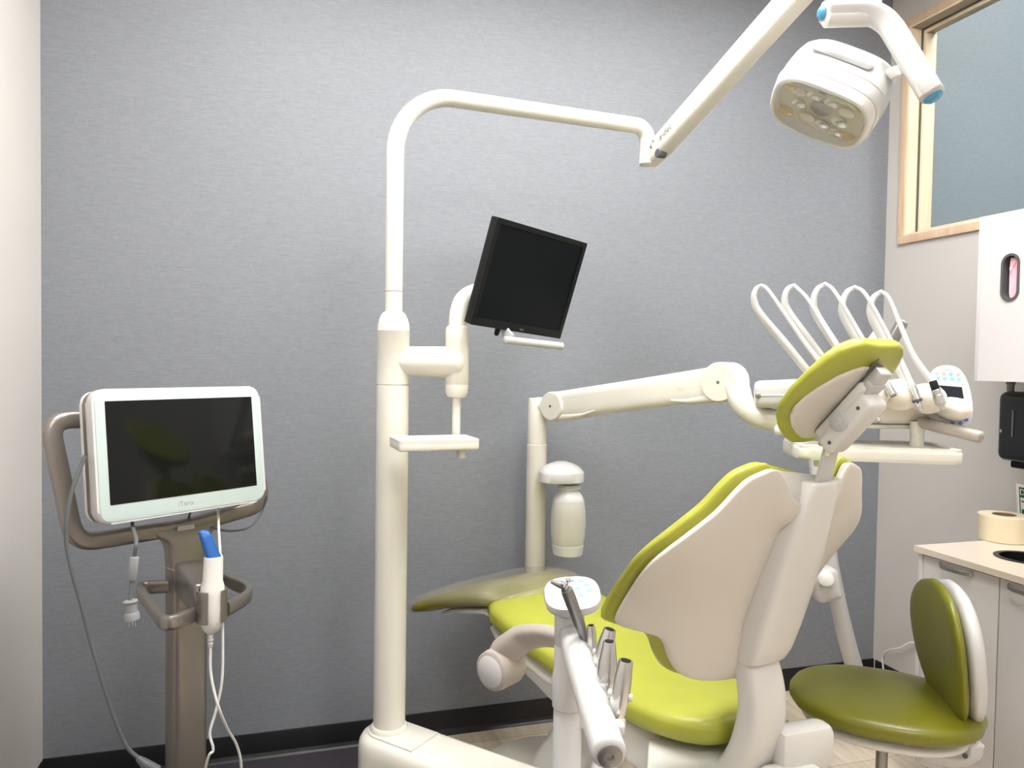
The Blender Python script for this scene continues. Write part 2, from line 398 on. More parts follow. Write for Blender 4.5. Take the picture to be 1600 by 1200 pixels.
def pull(c, L, parent):   # bow handle, length along y, standing proud towards -x
    c = V(*c); pts = [c+V(.004, -L/2, 0), c+V(-.010, -L/2+.008, 0), c+V(-.024, -L/4, 0), c+V(-.027, 0, 0), c+V(-.024, L/4, 0), c+V(-.010, L/2-.008, 0), c+V(.004, L/2, 0)]
    return obj('pull_handle', sweep(smooth_path(pts, 6), .0028, .0085, n=12, e=4, upv=V(0, 0, 1), keep_up=True), 'gsteel', parent)
XD = XC+.018
def base_cabinet(y1, y0, label, handle, endpanel):
    t = thing('base_cabinet', label, 'cabinet', (XC+.3, (y0+y1)/2, 0))
    ztop = ZT-.022; pan = .018 if endpanel else 0
    dx, dz = XR-.004-XD-.03, ztop-.101; xm, zm = XD+.03+dx/2, .1+dz/2
    obj('carcass', join(box((xm, y1-.010, zm), (dx, .018, dz)), box((xm, y0+.010, zm), (dx, .018, dz)), box((xm, (y0+y1)/2, .109), (dx, y1-y0-.04, .018)), box((XR-.013, (y0+y1)/2, zm), (.016, y1-y0-.04, dz-.02))), 'cabd', t)
    obj('toe_kick', box((XD+.32, (y0+y1)/2, .05), (.5, y1-y0-.002, .1)), 'blk', t)
    if endpanel: obj('end_panel', box((XD+.021, y1-.009, ztop/2+.05), (.044, .018, ztop-.102), bev=.001), 'cab', t)
    d = obj('door', box((XD+.0105, (y0+y1-pan)/2, .1+(ztop-.1)/2-.003), (.019, y1-y0-pan-.005, ztop-.1-.010), bev=.0015), 'cab', t)
    if handle: pull((XD, *handle), .135, d)
y1 = YE-.006; ysplit = PX(1558, 1000, XD)[1]
h1 = PX(1494, 889, XD); h2 = PX(1606, 925, XD)
base_cabinet(y1, ysplit, 'white base cabinet at the counter end beside the stool', (h1[1], h1[2]), True)
base_cabinet(ysplit, ysplit-.45, 'white base cabinet under the disposal hole, nearer the camera', (ysplit-.1, h1[2]), False)
base_cabinet(ysplit-.45, YN+.01, 'white base cabinet at the cropped near end of the counter', None, False)
# upper cabinet
XU = XR-.305; q0 = PX(1521, 595, XU); q1 = PX(1528, 340, XU); yu = q0[1]; zu0, zu1 = q0[2], (q1[2]); yn = 1.2
uc = thing('wall_cabinet', 'white wall cabinet with an oval mask slot, on the right wall', 'cabinet', (XR, (yu+yn)/2, zu0))
sl = PX(1579.5, 433.5, XU); sw = .046; sh = .176
def stad(cy, cz, w, h, n=14):
    return [(cy+w/2*math.cos(a), cz+(h-w)/2+w/2*math.sin(a)) for a in np.linspace(0, math.pi, n)]+[(cy+w/2*math.cos(a), cz-(h-w)/2+w/2*math.sin(a)) for a in np.linspace(math.pi, 2*math.pi, n)]
sw = abs(PX(1565, 433, XU)[1]-PX(1594, 433, XU)[1]); sh = abs(PX(1579, 396, XU)[2]-PX(1579, 471, XU)[2])
yzx = (V(0, 0, 0), V(0, 1, 0), V(0, 0, 1), V(1, 0, 0))
ydoor = PX(1540, 500, XU)[1]
obj('end_panel', box(((XU+XR)/2, yu-.009, (zu0+zu1)/2), (XR-XU-.004, .018, zu1-zu0), bev=.001), 'cab', uc)
box_parts = [box(((XU+XR)/2+.01, (yu+yn)/2, zu1-.01), (XR-XU-.03, yu-yn-.036, .018)), box(((XU+XR)/2+.01, (yu+yn)/2, zu0+.01), (XR-XU-.03, yu-yn-.036, .018)),
             box((XR-.012, (yu+yn)/2, (zu0+zu1)/2), (.018, yu-yn-.036, zu1-zu0-.03)), box(((XU+XR)/2, yn+.009, (zu0+zu1)/2), (XR-XU-.004, .018, zu1-zu0))]
obj('carcass', join(*box_parts), 'cabd', uc)
ydn = sl[1]-.30
dr = obj('door', plate_hole([(ydn, zu0+.001), (yu-.019, zu0+.001), (yu-.019, zu1-.001), (ydn, zu1-.001)], stad(sl[1], sl[2], sw*.98, sh*.98), yzx, XU-.002, XU+.017), 'cab', uc, angle=25)
obj('slot_ring', plate_hole(stad(sl[1], sl[2], sw, sh), stad(sl[1], sl[2], sw-.018, sh-.018), yzx, XU-.006, XU+.040), 'dgrey', dr, angle=50)
obj('door', box((XU+.0075, (ydn-.003+yn+.02)/2, (zu0+zu1)/2), (.019, ydn-.003-yn-.02, zu1-zu0-.002)), 'cab', uc)
# pink masks standing in the slot
mk = thing('face_mask', 'folded pink pleated face mask showing in the oval cabinet slot', 'mask', (XU+.035, sl[1]-.004, sl[2]-.08))
def pleats(x):
    pts = []; w = sw-.026
    for i in range(25):
        t = i/24; pts.append((x+.004*math.cos(i*math.pi/3), sl[1]-.006+w*(t-.5)*.92))
    vs = []; fs = []; n = 25; h = sh-.03
    zz = [sl[2]-h/2+h*k/10 for k in range(11)]
    for back in (0, .003):
        for z in zz:
            sq = 1-.25*max(0, abs(z-sl[2])/(h/2)-.75)/.25
            for a, b in pts: vs.append(V(a+back, sl[1]-.006+(b-sl[1]+.006)*sq, z))
    m = len(zz)*n
    for off in (0, m):
        for r in range(10):
            for c in range(24): a = off+r*n+c; fs.append((a, a+1, a+n+1, a+n))
    bd = [c for c in range(n)]+[r*n+n-1 for r in range(1, 11)]+[10*n+c for c in range(n-2, -1, -1)]+[r*n for r in range(9, 0, -1)]
    for i in range(len(bd)): a, b = bd[i], bd[(i+1) % len(bd)]; fs.append((a, b, b+m, a+m))
    return vs, fs
obj('mask_fabric', pleats(XU+.010), 'pink', mk)
obj('ear_loop', tube([(XU+.006, sl[1]-.010, sl[2]+.055), (XU+.002, sl[1]-.002, sl[2]+.040), (XU+.002, sl[1]+.004, sl[2]+.024), (XU+.006, sl[1]+.010, sl[2]+.036)], .0018, n=8), 'pink', mk)
# paper towel dispenser below the cabinet
XT = XR-.225; t0 = PX(1556, 611, XT); t1 = PX(1556, 728, XT); ty1 = t0[1]; tw = .33; tz1, tz0 = t0[2], t1[2]
td = thing('towel_dispenser', 'black paper towel dispenser under the white wall cabinet', 'dispenser', (XR, ty1-tw/2, tz0))
obj('cover', box(((XT+XR)/2, ty1-tw/2, (tz0+tz1)/2+.012), (XR-XT-.004, tw, tz1-tz0-.022), bev=.03, seg=5), 'gloss', td)
obj('mount_clip', join(lathe(PX(1579, 606, XT+.08), [(0, -.026), (.013, -.026), (.013, .012), (.016, .014), (.016, .024), (0, .024)], n=16)), 'mgrey', td)
obj('paper_slot', box(((XT+XR)/2+.012, ty1-tw/2-.012, tz0+.012), (XR-XT-.05, tw-.05, .03), bev=.008), 'blk', td)
fy = PX(1583, 640, XT)[1]
obj('sight_strip', box((XT-.0005, fy, (tz0+tz1)/2+.025), (.004, .006, .10), bev=.0015), 'dgrey', td)
lg = PX(1562.5, 673, XT-.0006)
obj('logo', join(prism(rrect(.016, .012, .003), (lg, V(0, -1, 0), V(0, 0, 1), V(-1, 0, 0)), 0, .001)), 'mgrey', td)
text('b', .011, (lg+V(-.0012, 0, 0), V(0, -1, 0), V(0, 0, 1), V(-1, 0, 0)), .0003, 'logo_letter', 'blk', td)
# notice on the wall
s0 = PX(1588, 755, XR-.004)
sg = thing('wall_notice', 'white paper notice with black border taped above the counter', 'sign', s0)
ax = (nrm(V(0, -1, -.03)), nrm(V(0, .09, 1)), V(-1, 0, 0)); dn = -ax[1]
so = s0+ax[0]*.105+dn*.075
obj('paper', prism([(-.105, -.075), (.105, -.075), (.105, .075), (-.105, .075)], (so, *ax), 0, .002), 'sign', sg)
fr2 = (so, *ax)
obj('border', plate_hole([(-.093, -.066), (.093, -.066), (.093, .063), (-.093, .063)], [(-.089, -.058), (.089, -.058), (.089, .022), (-.089, .022)], fr2, .002, .0026), 'ingreen', sg)
text('D', .034, (so+ax[0]*-.078+ax[1]*.043+ax[2]*.003, *ax), .0004, 'heading', 'sign', sg)
obj('panel_print', join(prism([(-.085, .004), (.02, .004), (.02, .010), (-.085, .010)], fr2, .002, .0025), prism([(-.085, -.052), (-.06, -.052), (-.06, -.024), (-.085, -.024)], fr2, .002, .0025)), 'ingreen', sg)
# cream roll of barrier film on the counter
rc = PZ(1574, 826, ZT); rr = .083*1.02; r0 = PZ(1573, 853, ZT)
rc = PZ(1577, 852, ZT)+V(.06, .075, 0); rc[2] = ZT
tp = thing('film_roll', 'wide cream roll of clear barrier film on the beige counter', 'roll', rc)
rr, rh = .088, .098
def annulus(c, r0, r1, h0, h1, n=64, b=.002):
    prof = [(r0, h0), (r1-b, h0), (r1, h0+b), (r1, h1-b), (r1-b, h1), (r0, h1)]
    rings = [[c+V(r*math.cos(2*math.pi*i/n), r*math.sin(2*math.pi*i/n), h) for r, h in prof] for i in range(n)]
    return loft(rings, cap=False, close=True)
obj('film', annulus(rc, .0415, rr, .001, rh), 'tape', tp)
obj('core', annulus(rc, .038, .0415, .0005, rh+.0005, b=.0005), 'card', tp)
# white cord by the base cabinet
c = [PX(1441, 1018, XR-.004), PX(1425, 1004, XR-.02), PX(1408, 1012, XR-.03), PX(1388, 1016, XR-.02), PX(1380, 1024, XR-.012), PX(1379, 1034, XR-.01), PX(1384, 1060, XR-.014), V(XR-.03, 2.86, .012)]
c[0] = V(XR-.004, c[1][1]-.10, c[1][2]+.005)
cw = obj('power_cord', tube(c, .004, n=10), 'wcord'); tag(cw, 'thin white cord hanging along the right wall behind the stool', 'cord')

# ------------------------------------------------------------------ scanner cart, left
MC = V(-.262, 2.296, 1.305); ra_, rb_ = .625, -.118
Rz = np.array([[math.cos(ra_), -math.sin(ra_), 0], [math.sin(ra_), math.cos(ra_), 0], [0, 0, 1]])
Rx = np.array([[1, 0, 0], [0, math.cos(rb_), -math.sin(rb_)], [0, math.sin(rb_), math.cos(rb_)]])
Rm = Rz@Rx; mx, my, mz = Rm[:, 0], Rm[:, 1], Rm[:, 2]           # right, away from viewer, up
cart = thing('scanner_cart', 'bronze grey scanner cart with a white framed touchscreen, left of the room', 'cart', (-.22, 2.42, 0))
mfr = (MC+mz*-.0085, mx, mz, -my)                                # frame: x right, y up, z to the viewer
W_, H_ = .495, .352
mon = obj('monitor_housing', prism(rrect(W_, H_, .034, 8), mfr, -.034, .003, .008), 'lamp', cart)
obj('glass_bezel', prism(rrect(W_-.012, H_-.012, .029, 8), mfr, .003, .0046, .001), 'mint', mon)
obj('screen', prism(rrect(.432, .27, .002, 2), (MC, mx, mz, -my), .0046, .0054), 'screen', mon)
obj('side_band', prism(rrect(W_-.006, H_-.006, .032, 8), mfr, -.062, -.033, .006), 'bronze', mon)
obj('rear_shell', prism(rrect(W_-.004, H_-.004, .032, 8), mfr, -.074, -.061, .006), 'whiteg', mon)
text('iTero', .020, (MC+mx*-.012+mz*-.158-my*.0048, mx, mz, -my), .0002, 'logo', 'mgrey', mon)
text('element', .010, (MC+mx*.034+mz*-.159-my*.0048, mx, mz, -my), .0002, 'logo', 'lgrey', mon)
# tubular handle frame behind the screen, a rounded rectangle in a plane parallel to the monitor
hb = .135
def onloop(px, py):                                             # point of the loop plane
    q = ray(px, py); o = MC+my*hb; t = ((o-CAM)@my)/(q@my); return CAM+t*q
HL = [onloop(a, b) for a, b in ((250, 651), (76, 657), (117, 850), (290, 823), (411, 789), (384, 645), (250, 651))]
def arc3(a, b, c, r, n=8):
    k1 = a+0; d1, d2 = nrm(a-b), nrm(c-b); p, q = b+d1*r, b+d2*r
    return [(1-t)**2*p+2*t*(1-t)*b+t*t*q for t in np.linspace(0, 1, n)]
loop = [HL[0]]
for i in range(1, 6): loop += arc3(HL[i-1], HL[i], HL[i+1], .055 if i != 3 else .02)
loop.append(HL[0]*.999+HL[1]*.001)
obj('handle_frame', sweep(loop, .024, .0165, n=16, e=3.2, upv=my, keep_up=False), 'bronze', cart)
# yoke and column
colx, coly = mx.copy(), nrm(V(my[0], my[1], 0))                 # the cart is turned with its screen
top = onloop(290, 823); cb = P(291, 1000, float((top-CAM)@fw)); cb[2] = 0
def crect(c, w, d, n=24, e=5.0, zt=None):
    return [c+colx*a+coly*b for a, b in supell(w/2, d/2, n, e)]
rings = []
cz = PZ(292, 868, 0)*0
zt = top[2]
for z, w, d, off in ((.10, .106, .07, 0), (.5, .106, .07, 0), (zt-.16, .106, .07, 0), (zt-.10, .107, .07, 0), (zt-.065, .112, .068, 0), (zt-.042, .126, .062, 0), (zt-.024, .155, .054, 0), (zt-.010, .20, .046, 0), (zt+.002, .225, .038, 0)):
    k = (top-cb); kk = max(0, (z-(zt-.16))/.16)
    c = cb+V(k[0], k[1], 0)*kk; c[2] = z; rings.append(crect(c, w, d))
obj('column', loft(rings), 'bronze', cart)
c0 = cb.copy(); c0[2] = .94
obj('column_seam', loft([crect(c0+V(0, 0, z), .1066, .0706) for z in (-.0011, .0011)]), 'lgrey', cart)
st = onloop(285, 824)-my*.0205+V(0, 0, 0)
obj('label_sticker', prism(rrect(.052, .013, .001, 2), (st, nrm(mx-V(0, 0, .02)), mz, -my), 0, .0012), 'lamp', cart)
obj('sticker_print', prism(rrect(.038, .003, .0005, 2), (st-my*.0012, nrm(mx-V(0, 0, .02)), mz, -my), 0, .0004), 'lgrey', cart)
obj('screen_bracket', box(MC+my*.11+mz*-.03, (.09, .09, .12), (mx, my, mz), bev=.012), 'bronze', cart)
# basket rails
zb = .885
def atz(px, py, z=zb): return PZ(px, py, z)
ce = cb.copy(); ce[2] = zb
lr = [ce-colx*.045+coly*.01, atz(214, 918), atz(258, 978), atz(308, 958)]
rr_ = [ce+colx*.045+coly*.01, ce+colx*.10+coly*.01, atz(399, 926), atz(354, 952)]
obj('basket_rail', sweep(fillet(lr, .09, 10), .010, .019, n=14, e=4, upv=V(0, 0, 1), keep_up=True), 'bronze', cart)
obj('basket_rail', sweep(fillet(rr_, .08, 10), .010, .019, n=14, e=4, upv=V(0, 0, 1), keep_up=True), 'bronze', cart)
# wand cradle: block on the column and a split cup
wc = P(331, 930, 1.99)                                          # wand axis at cradle height
wb = PZ(330, 930, zb); wb = P(331, 945, 1.99)
blk = cb.copy(); blk[2] = wb[2]+.005
fwd = -coly
cent = (blk+fwd*.035+wb)/2; dirn = nrm(V(*(wb-blk)[:2], 0)); side = np.cross(V(0, 0, 1), dirn)
ln = np.linalg.norm((wb-blk)[:2])-.035-.026
obj('cradle_block', box(blk+dirn*(.030+ln/2)+V(0, 0, .004), (ln+.012, .078, .088), (dirn, side, V(0, 0, 1)), bev=.008), 'bronze', cart)
ringp = []
for a in np.linspace(math.radians(28), math.radians(332), 26):
    dv = dirn*math.cos(a)+side*math.sin(a); ringp.append((wb+dv*.0335))
vsr = []
for p in ringp:
    dv = nrm(p-wb); h = .042
    vsr.append([p+V(0, 0, -h), p+dv*.005+V(0, 0, -h), p+dv*.005+V(0, 0, h), p+V(0, 0, h)])
obj('cradle_cup', loft(vsr), 'bronze', cart)
# legs of the wheeled base
for k, ang in enumerate((20, 110, 200, 290)):
    a = math.radians(ang)+ra_; dv = V(math.cos(a), math.sin(a), 0)
    end = cb+dv*.26
    lg_ = obj('leg', sweep([cb+dv*.03+V(0, 0, .105), cb+dv*.16+V(0, 0, .10), end+V(0, 0, .082)], [.034, .030, .026], [.022, .017, .012], n=16, e=3, upv=V(0, 0, 1), keep_up=True, round_end=.018), 'bronze', cart)
    obj('caster', join(lathe(end+np.cross(dv, V(0, 0, 1))*-.014+V(0, 0, .031), [(0, 0), (.028, 0), (.030, .004), (.030, .024), (.028, .028), (0, .028)], axis=np.cross(dv, V(0, 0, 1)), n=24), box(end+V(0, 0, .066), (.02, .02, .03))), 'blk', lg_)
# cable from the monitor to the yoke and short stub
obj('screen_cable', tube([onloop(402, 775)-my*.05, onloop(400, 800)-my*.03, onloop(380, 822)-my*.04, onloop(350, 829)-my*.04, onloop(322, 824)-my*.02], .0035, n=8), 'cord', cart)
obj('screen_cable', tube([MC+mz*-.185+my*.03+mx*.02, onloop(290, 806)-my*.02, onloop(298, 814)+my*.012], .0035, n=8), 'cord', cart)
# white scanner wand in the cradle
axw = nrm(P(333, 905, 1.99)-P(330, 990, 1.99))
wand = thing('scanner_wand', 'white handheld scanner wand with blue tip, standing in the cart cradle', 'scanner', wb)
def wr(h, a, b, e=2.6): c_ = wb+axw*h; return [c_+side*x-dirn*y for x, y in supell(a, b, 22, e)]
obj('wand_body', loft([wr(-.078, .006, .006), wr(-.072, .013, .012), wr(-.064, .022, .022), (wr(-.045, .0285, .028)), wr(-.01, .0305, .030), wr(.03, .0305, .030), wr(.050, .029, .0285), wr(.064, .0245, .0245), wr(.124, .0235, .0235), wr(.128, .0228, .0228)]), 'whiteg', wand)
tb = wb+axw*.126
tipd = nrm(P(315, 826, 1.99)-P(331, 868, 1.99))
tr = []
L_ = np.linalg.norm(P(316, 826, 1.99)-P(330, 868, 1.99))
for t, a, b in ((0, .0195, .018), (.12, .0185, .017), (.45, .0165, .013), (.75, .0155, .011), (.95, .014, .009), (1.0, .010, .006)):
    c_ = tb+tipd*(t*L_)+axw*0; tr.append([c_+side*x-dirn*y for x, y in supell(a, b, 18, 3.2)])
obj('tip_sleeve', loft(tr), 'blue', wand)
obj('strain_relief', lathe(wb-axw*.078, [(.0075, 0), (.006, -.012), (.0078, -.013), (.0055, -.022), (.007, -.023), (.005, -.034), (.003, -.036)], axis=axw, n=14), 'whiteg', wand)
fr_ = (wb+axw*.022+dirn*.0281, -side, axw, dirn)
obj('button_print', join(*[prism(rrect(.012, .0022, .0008, 2, cx=0, cy=k*.0042), fr_, 0, .0008) for k in (-1.5, -.5, .5, 1.5)]), 'lgrey', wand)
obj('vent_slot', join(*[prism(rrect(.0032, .003, .0005, 2, cx=k*.0046, cy=-.065), fr_, -.006, -.0006) for k in (-1.5, -.5, .5, 1.5)]), 'dgrey', wand)
obj('wand_cable', tube([wb-axw*.110, P(329, 1048, 1.99), P(335, 1082, 1.99), P(344, 1112, 2.0), P(356, 1140, 2.06), P(370, 1165, 2.12), P(377, 1200, 2.15), P(372, 1260, 2.18), cb+V(.08, -.10, .11)], .0036, n=10), 'wcord', wand)
wl = obj('cable', tube([onloop(341, 765)+my*.01, P(341, 800, 2.26), P(342, 830, 2.17), P(346, 900, 2.07), P(348, 985, 2.04), P(347, 1060, 2.03), P(338, 1108, 2.03), P(328, 1145, 2.02), P(333, 1172, 2.02), P(322, 1196, 2.03), cb+V(.02, -.09, .12)], .0036, n=10), 'wcord')
tag(wl, 'white cable running down from the touchscreen beside the scanner wand', 'cable')
# grey power cord with connector, and the loose plug
pc = thing('power_cord', 'long grey power cord sagging from behind the touchscreen to the floor', 'cord', P(240, 1198, 1.95))
pcp = [(133, 712, 1.93), (113, 765, 1.90), (104, 812, 1.885), (104, 850, 1.885), (113, 895, 1.89), (127, 945, 1.9), (141, 1000, 1.91), (160, 1065, 1.92), (178, 1120, 1.93), (198, 1166, 1.94), (218, 1186, 1.95)]
obj('cable', tube([P(*q) for q in pcp], .0052, n=10), 'cord', pc)
obj('connector', sweep([P(216, 1185, 1.948), P(226, 1193, 1.95), P(246, 1204, 1.955)], [.007, .0115, .0115], n=14, e=3, round_end=.004), 'cord', pc)
obj('cable', tube([P(246, 1204, 1.955), P(262, 1222, 1.96), P(272, 1280, 2.0), cb+V(-.06, -.06, .13)], .0052, n=8), 'cord', pc)
lp = thing('loose_plug', 'grey power plug dangling on a short cord below the touchscreen', 'plug', P(205, 960, 1.80))
lpp = [(203, 795, 2.16), (206, 814, 2.07), (209, 830, 1.97), (213, 845, 1.83), (210, 872, 1.82), (207, 905, 1.81), (203, 940, 1.80)]
obj('cable', tube([P(*q) for q in lpp], .0048, n=10), 'cord', lp)
obj('ferrite', sweep([P(210.5, 871, 1.818), P(207, 906, 1.812)], .0105, n=14, e=3.2, round_end=.002), 'plug', lp)
pa, pb = P(203.5, 937, 1.80), P(206.5, 968, 1.80); pd = nrm(pb-pa)
obj('plug_body', lathe(pa, [(0, 0), (.014, .001), (.017, .004), (.0165, .008), (.0145, .010), (.0145, .030), (.017, .033), (.0175, .048), (0, .049)], axis=pd, n=20), 'plug', lp)
px_, py_, _z = axes_of(pd)
for a, b in ((-.007, 0), (.007, 0), (0, -.007)):
    obj('prong', box(pa+pd*.055+px_*a+py_*b, (.0022, .006, .016), (px_, py_, pd)), 'steel', lp)

# ------------------------------------------------------------------ light post with flex arm and lamp
dp = 2.44
pb_ = P(608, 1140, dp); PX0, PY0 = pb_[0], pb_[1]
def pz(py, d=dp, px=608): return P(px, py, d)[2]
lt = thing('dental_light', 'white dental light on a tall post, its arched tube and arm reaching over the chair', 'dental light', (PX0, PY0, 0))
Rp = .0512
zs = pz(600); z1p = pz(895); ztop = pz(484); zbase = pz(1138)
obj('post', lathe((PX0, PY0, 0), [(0, zbase-.03), (Rp, zbase-.03), (Rp, z1p-.0008), (Rp-.001, z1p), (Rp, z1p+.0008), (Rp, zs-.002), (Rp-.002, zs-.0018)], n=40), 'white', lt)
obj('post_sleeve', lathe((PX0, PY0, 0), [(Rp-.003, zs-.002), (Rp-.003, zs+.0008), (Rp, zs+.0012), (Rp, zs+.17), (Rp+.0006, zs+.171), (Rp, zs+.173), (Rp-.001, zs+.19), (Rp-.006, zs+.208), (Rp-.014, zs+.224), (Rp-.022, zs+.231), (.02, zs+.233)], n=40), 'white', lt)
rt_ = .0275
zr = pz(457.5, px=612)
obj('seam_ring', lathe((PX0, PY0, 0), [(.01, zr-.0012), (rt_+.0004, zr-.0012), (rt_+.0004, zr+.0012), (.01, zr+.0012)], n=32), 'red', lt)
zt_ = pz(153, px=690)
end = P(1012, 200, 2.71); end[2] = zt_
xt, yt = PX0+.012*0, PY0
endv = V(end[0], end[1], zt_)
dirA = nrm(V(end[0]-xt, end[1]-yt, 0))
arch = [V(xt, yt, zs+.20), V(xt, yt, zr-.01), V(xt, yt, zr+.3)]
Rb = .19
for a in np.linspace(0, math.pi/2, 14): arch.append(V(xt, yt, zt_-Rb)+dirA*(Rb-Rb*math.cos(a))+V(0, 0, Rb*math.sin(a)))
arch.append((V(xt, yt, zt_)+dirA*Rb+endv)/2)
re = .05
for a in np.linspace(0, math.pi/2, 9): arch.append(endv-dirA*re+dirA*re*math.sin(a)+V(0, 0, -re+re*math.cos(a)))
arch.append(endv+V(0, 0, -.085))
obj('arch_tube', sweep(arch, rt_, n=28, upv=V(0, 1, 0) if abs(dirA[1]) < .9 else V(1, 0, 0)), 'white', lt)
pe = endv+V(0, 0, -.085)
obj('pivot_collar', lathe(pe, [(0, .001), (rt_, .001), (rt_, -.0005), (rt_-.0015, -.001), (rt_, -.0015), (rt_, -.024), (rt_-.0015, -.0245), (rt_, -.025), (rt_, -.046), (rt_-.004, -.051), (rt_-.012, -.053), (0, -.053)], n=30), 'white', lt)
# flex arm
fa = P(1024, 240, 2.70); fb = P(1245, -8, 2.10); fdir = nrm(fb-fa); fend = fa+fdir*np.linalg.norm(fb-fa)*1.22
fn = nrm(np.cross(fdir, np.cross(V(0, 0, 1), fdir)))            # "up" across the arm
fs_ = np.cross(fdir, fn)
f0 = fa-fdir*.005
arm = obj('flex_arm', sweep([f0-fdir*.03, f0, f0+fdir*.06, fend], [.024, .030, .033, .033], [.030, .036, .040, .042], n=28, e=3.6, upv=fn, round_end=.012), 'white', lt)
obj('arm_seam', sweep([f0+fdir*.02+fn*.014, fend+fn*.014], .0336, .0009, n=8, e=6, upv=fn), 'seam', arm)
vd = nrm(CAM-fa); sd = fs_ if fs_@vd > 0 else -fs_
text("a-dec", .034, (f0+fdir*.115+sd*.0335-fn*.002+fn*.004, fdir, np.cross(sd, fdir), sd), .0004, 'logo', 'gsteel', arm, shear=.25)
for a, b, r in ((.028, .004, .0045), (.046, .018, .0032)):
    obj('screw', lathe(f0+fdir*a+fn*b+sd*.0325, [(0, 0), (r, 0), (r, .0015), (0, .0015)], axis=sd, n=14), 'dgrey', arm)
obj('knob', lathe(f0+fdir*.05-fn*.036+sd*.016, [(0, -.016), (.014, -.016), (.016, -.012), (.016, .012), (.014, .016), (0, .016)], axis=sd, n=22), 'dgrey', arm)
# yoke: tube handle with two blue ended grips
ya, yb, yc = P(1292, 20, 1.80), P(1378, 18, 1.80), P(1455, 146, 1.74)
yy = P(1283, 17, 1.80); 
ydir = nrm(yc-yb)
ypath = fillet([ya, yb, yc], .075, 10)
toc = nrm(CAM-yb)
yoke = obj('lamp_yoke', sweep(ypath, .031, .027, n=36, e=4.6, upv=nrm(np.cross(nrm(yb-ya), toc)), round_end=.014), 'lamp', lt)
obj('grip_underside', sweep(fillet([ya+V(0, 0, -.012)+toc*.004, yb+V(0, 0, -.012)+toc*.004-nrm(yb-ya)*.03], .02), .024, .022, n=20, e=2.6, upv=nrm(np.cross(nrm(yb-ya), toc)), round_end=.008), 'whiteg', yoke)
tipa = ya-nrm(yb-ya)*.012; tipc = yc+ydir*.010
obj('grip_tip', sweep([tipa, tipa-nrm(yb-ya)*.006], [.022, .014], [.017, .010], n=20, e=3, upv=nrm(np.cross(nrm(yb-ya), toc)), round_end=.003), 'sky', yoke)
obj('grip_sleeve', sweep([yc-ydir*.055, yc+ydir*.002], .0325, .0266, n=24, e=3, upv=nrm(np.cross(ydir, toc)), round_end=.010), 'lgrey', yoke)
obj('grip_tip', sweep([tipc, tipc+ydir*.006], [.024, .018], [.021, .015], n=20, e=3, upv=nrm(np.cross(ydir, toc)), round_end=.003), 'sky', yoke)
ym = (yb*.8+ya*.2); yt2 = V(ym[0], ym[1], fend[2])
mid = fend+fdir*.03
obj('yoke_drop', sweep(fillet([fend-fdir*.02, fend+fdir*.05, (fend+fdir*.05)*.4+ym*.6+V(0, 0, .04), ym+toc*-.02], .06, 8), .026, n=22), 'lamp', lt)
# lamp head
hc_ = P(1288, 163, 1.88)
# lamp face looks down and towards the camera: x right along its long side, n out of the lens
hx = nrm(P(1368, 165, 1.84)-P(1222, 108, 1.92)); 
hn = nrm(nrm(CAM-hc_)*.50+V(0, 0, -1)*.82); hn = nrm(hn-(hn@hx)*hx); hy = np.cross(hn, hx)
hfr = (hc_, hx, hy, hn)
def headring(w, h, z, e=3.2, dx=0, dy=0, n=44): return [hc_+hx*(a+dx)+hy*(b+dy)+hn*z for a, b in supell(w/2, h/2, n, e)]
head = obj('lamp_head', loft([headring(.10, .06, -.140), headring(.185, .118, -.135), headring(.230, .150, -.124), headring(.250, .168, -.106), headring(.260, .179, -.078), headring(.264, .184, -.030), headring(.264, .185, -.028), headring(.2605, .1815, -.026), headring(.2605, .1815, -.015), headring(.264, .186, .004), headring(.258, .180, .010)]), 'lamp', lt)
obj('lens_rim', loft([headring(.256, .178, .0095), headring(.252, .174, .030), headring(.244, .166, .037), headring(.232, .154, .0385), headring(.226, .148, .0385), headring(.226, .148, .0093)]), 'whiteg', head)
obj('reflector_plate', prism([(a, b) for a, b in supell(.115, .076, 40, 3)], hfr, .0095, .013), 'refl', head)
obj('grille', prism(rrect(.150, .030, .014, 6), (hc_+hy*.0895+hn*-.066+hx*-.01, hx, -hn*.985-hy*.174, hy*.985-hn*.174), -.012, .0026, .001), 'grille', head)
obj('top_bar', prism(rrect(.19, .020, .003, 3, cy=.064), hfr, .013, .034, .002), 'steel', head)
obj('sensor', prism(rrect(.016, .008, .002, 3, cx=-.005, cy=.066), hfr, .034, .0365, .001), 'dgrey', head)
for i, (a, b, s) in enumerate(((-.065, .030, 1), (-.025, .034, 1), (.02, .034, 1), (.062, .024, 1.1), (-.055, -.005, 1), (.055, -.012, 1.2), (-.025, -.036, 1.1), (.015, -.040, 1.0), (.055, -.048, .9))):
    obj('reflector_cup', loft([[hc_+hx*(a+x*q)+hy*(b+y*q)+hn*z for x, y in supell(.019*s, .012*s, 20)] for q, z in ((.55, .0135), (.8, .017), (1, .024), (.95, .0245), (.7, .018), (.3, .0155))]), 'steel' if i % 3 else 'refl', head)
for a, b in ((-.092, .036), (.092, .044), (-.082, -.046), (.085, -.048)):
    obj('amber_reflector', loft([[hc_+hx*(a+x*q)+hy*(b+y*q)+hn*z for x, y in supell(.020, .009, 18)] for q, z in ((.3, .0135), (.9, .016), (1, .022), (.8, .020), (.4, .018))]), 'amber', head)
obj('center_disc', prism(supell(.030, .020, 28), hfr, .013, .019, .002), 'mgrey', head)
obj('front_lens', loft([headring(.242, .164, .0385), headring(.240, .162, .043), headring(.21, .14, .048), headring(.08, .06, .050), headring(.08, .06, .0485), headring(.209, .139, .0465), headring(.236, .158, .0385)]), 'lens', head)
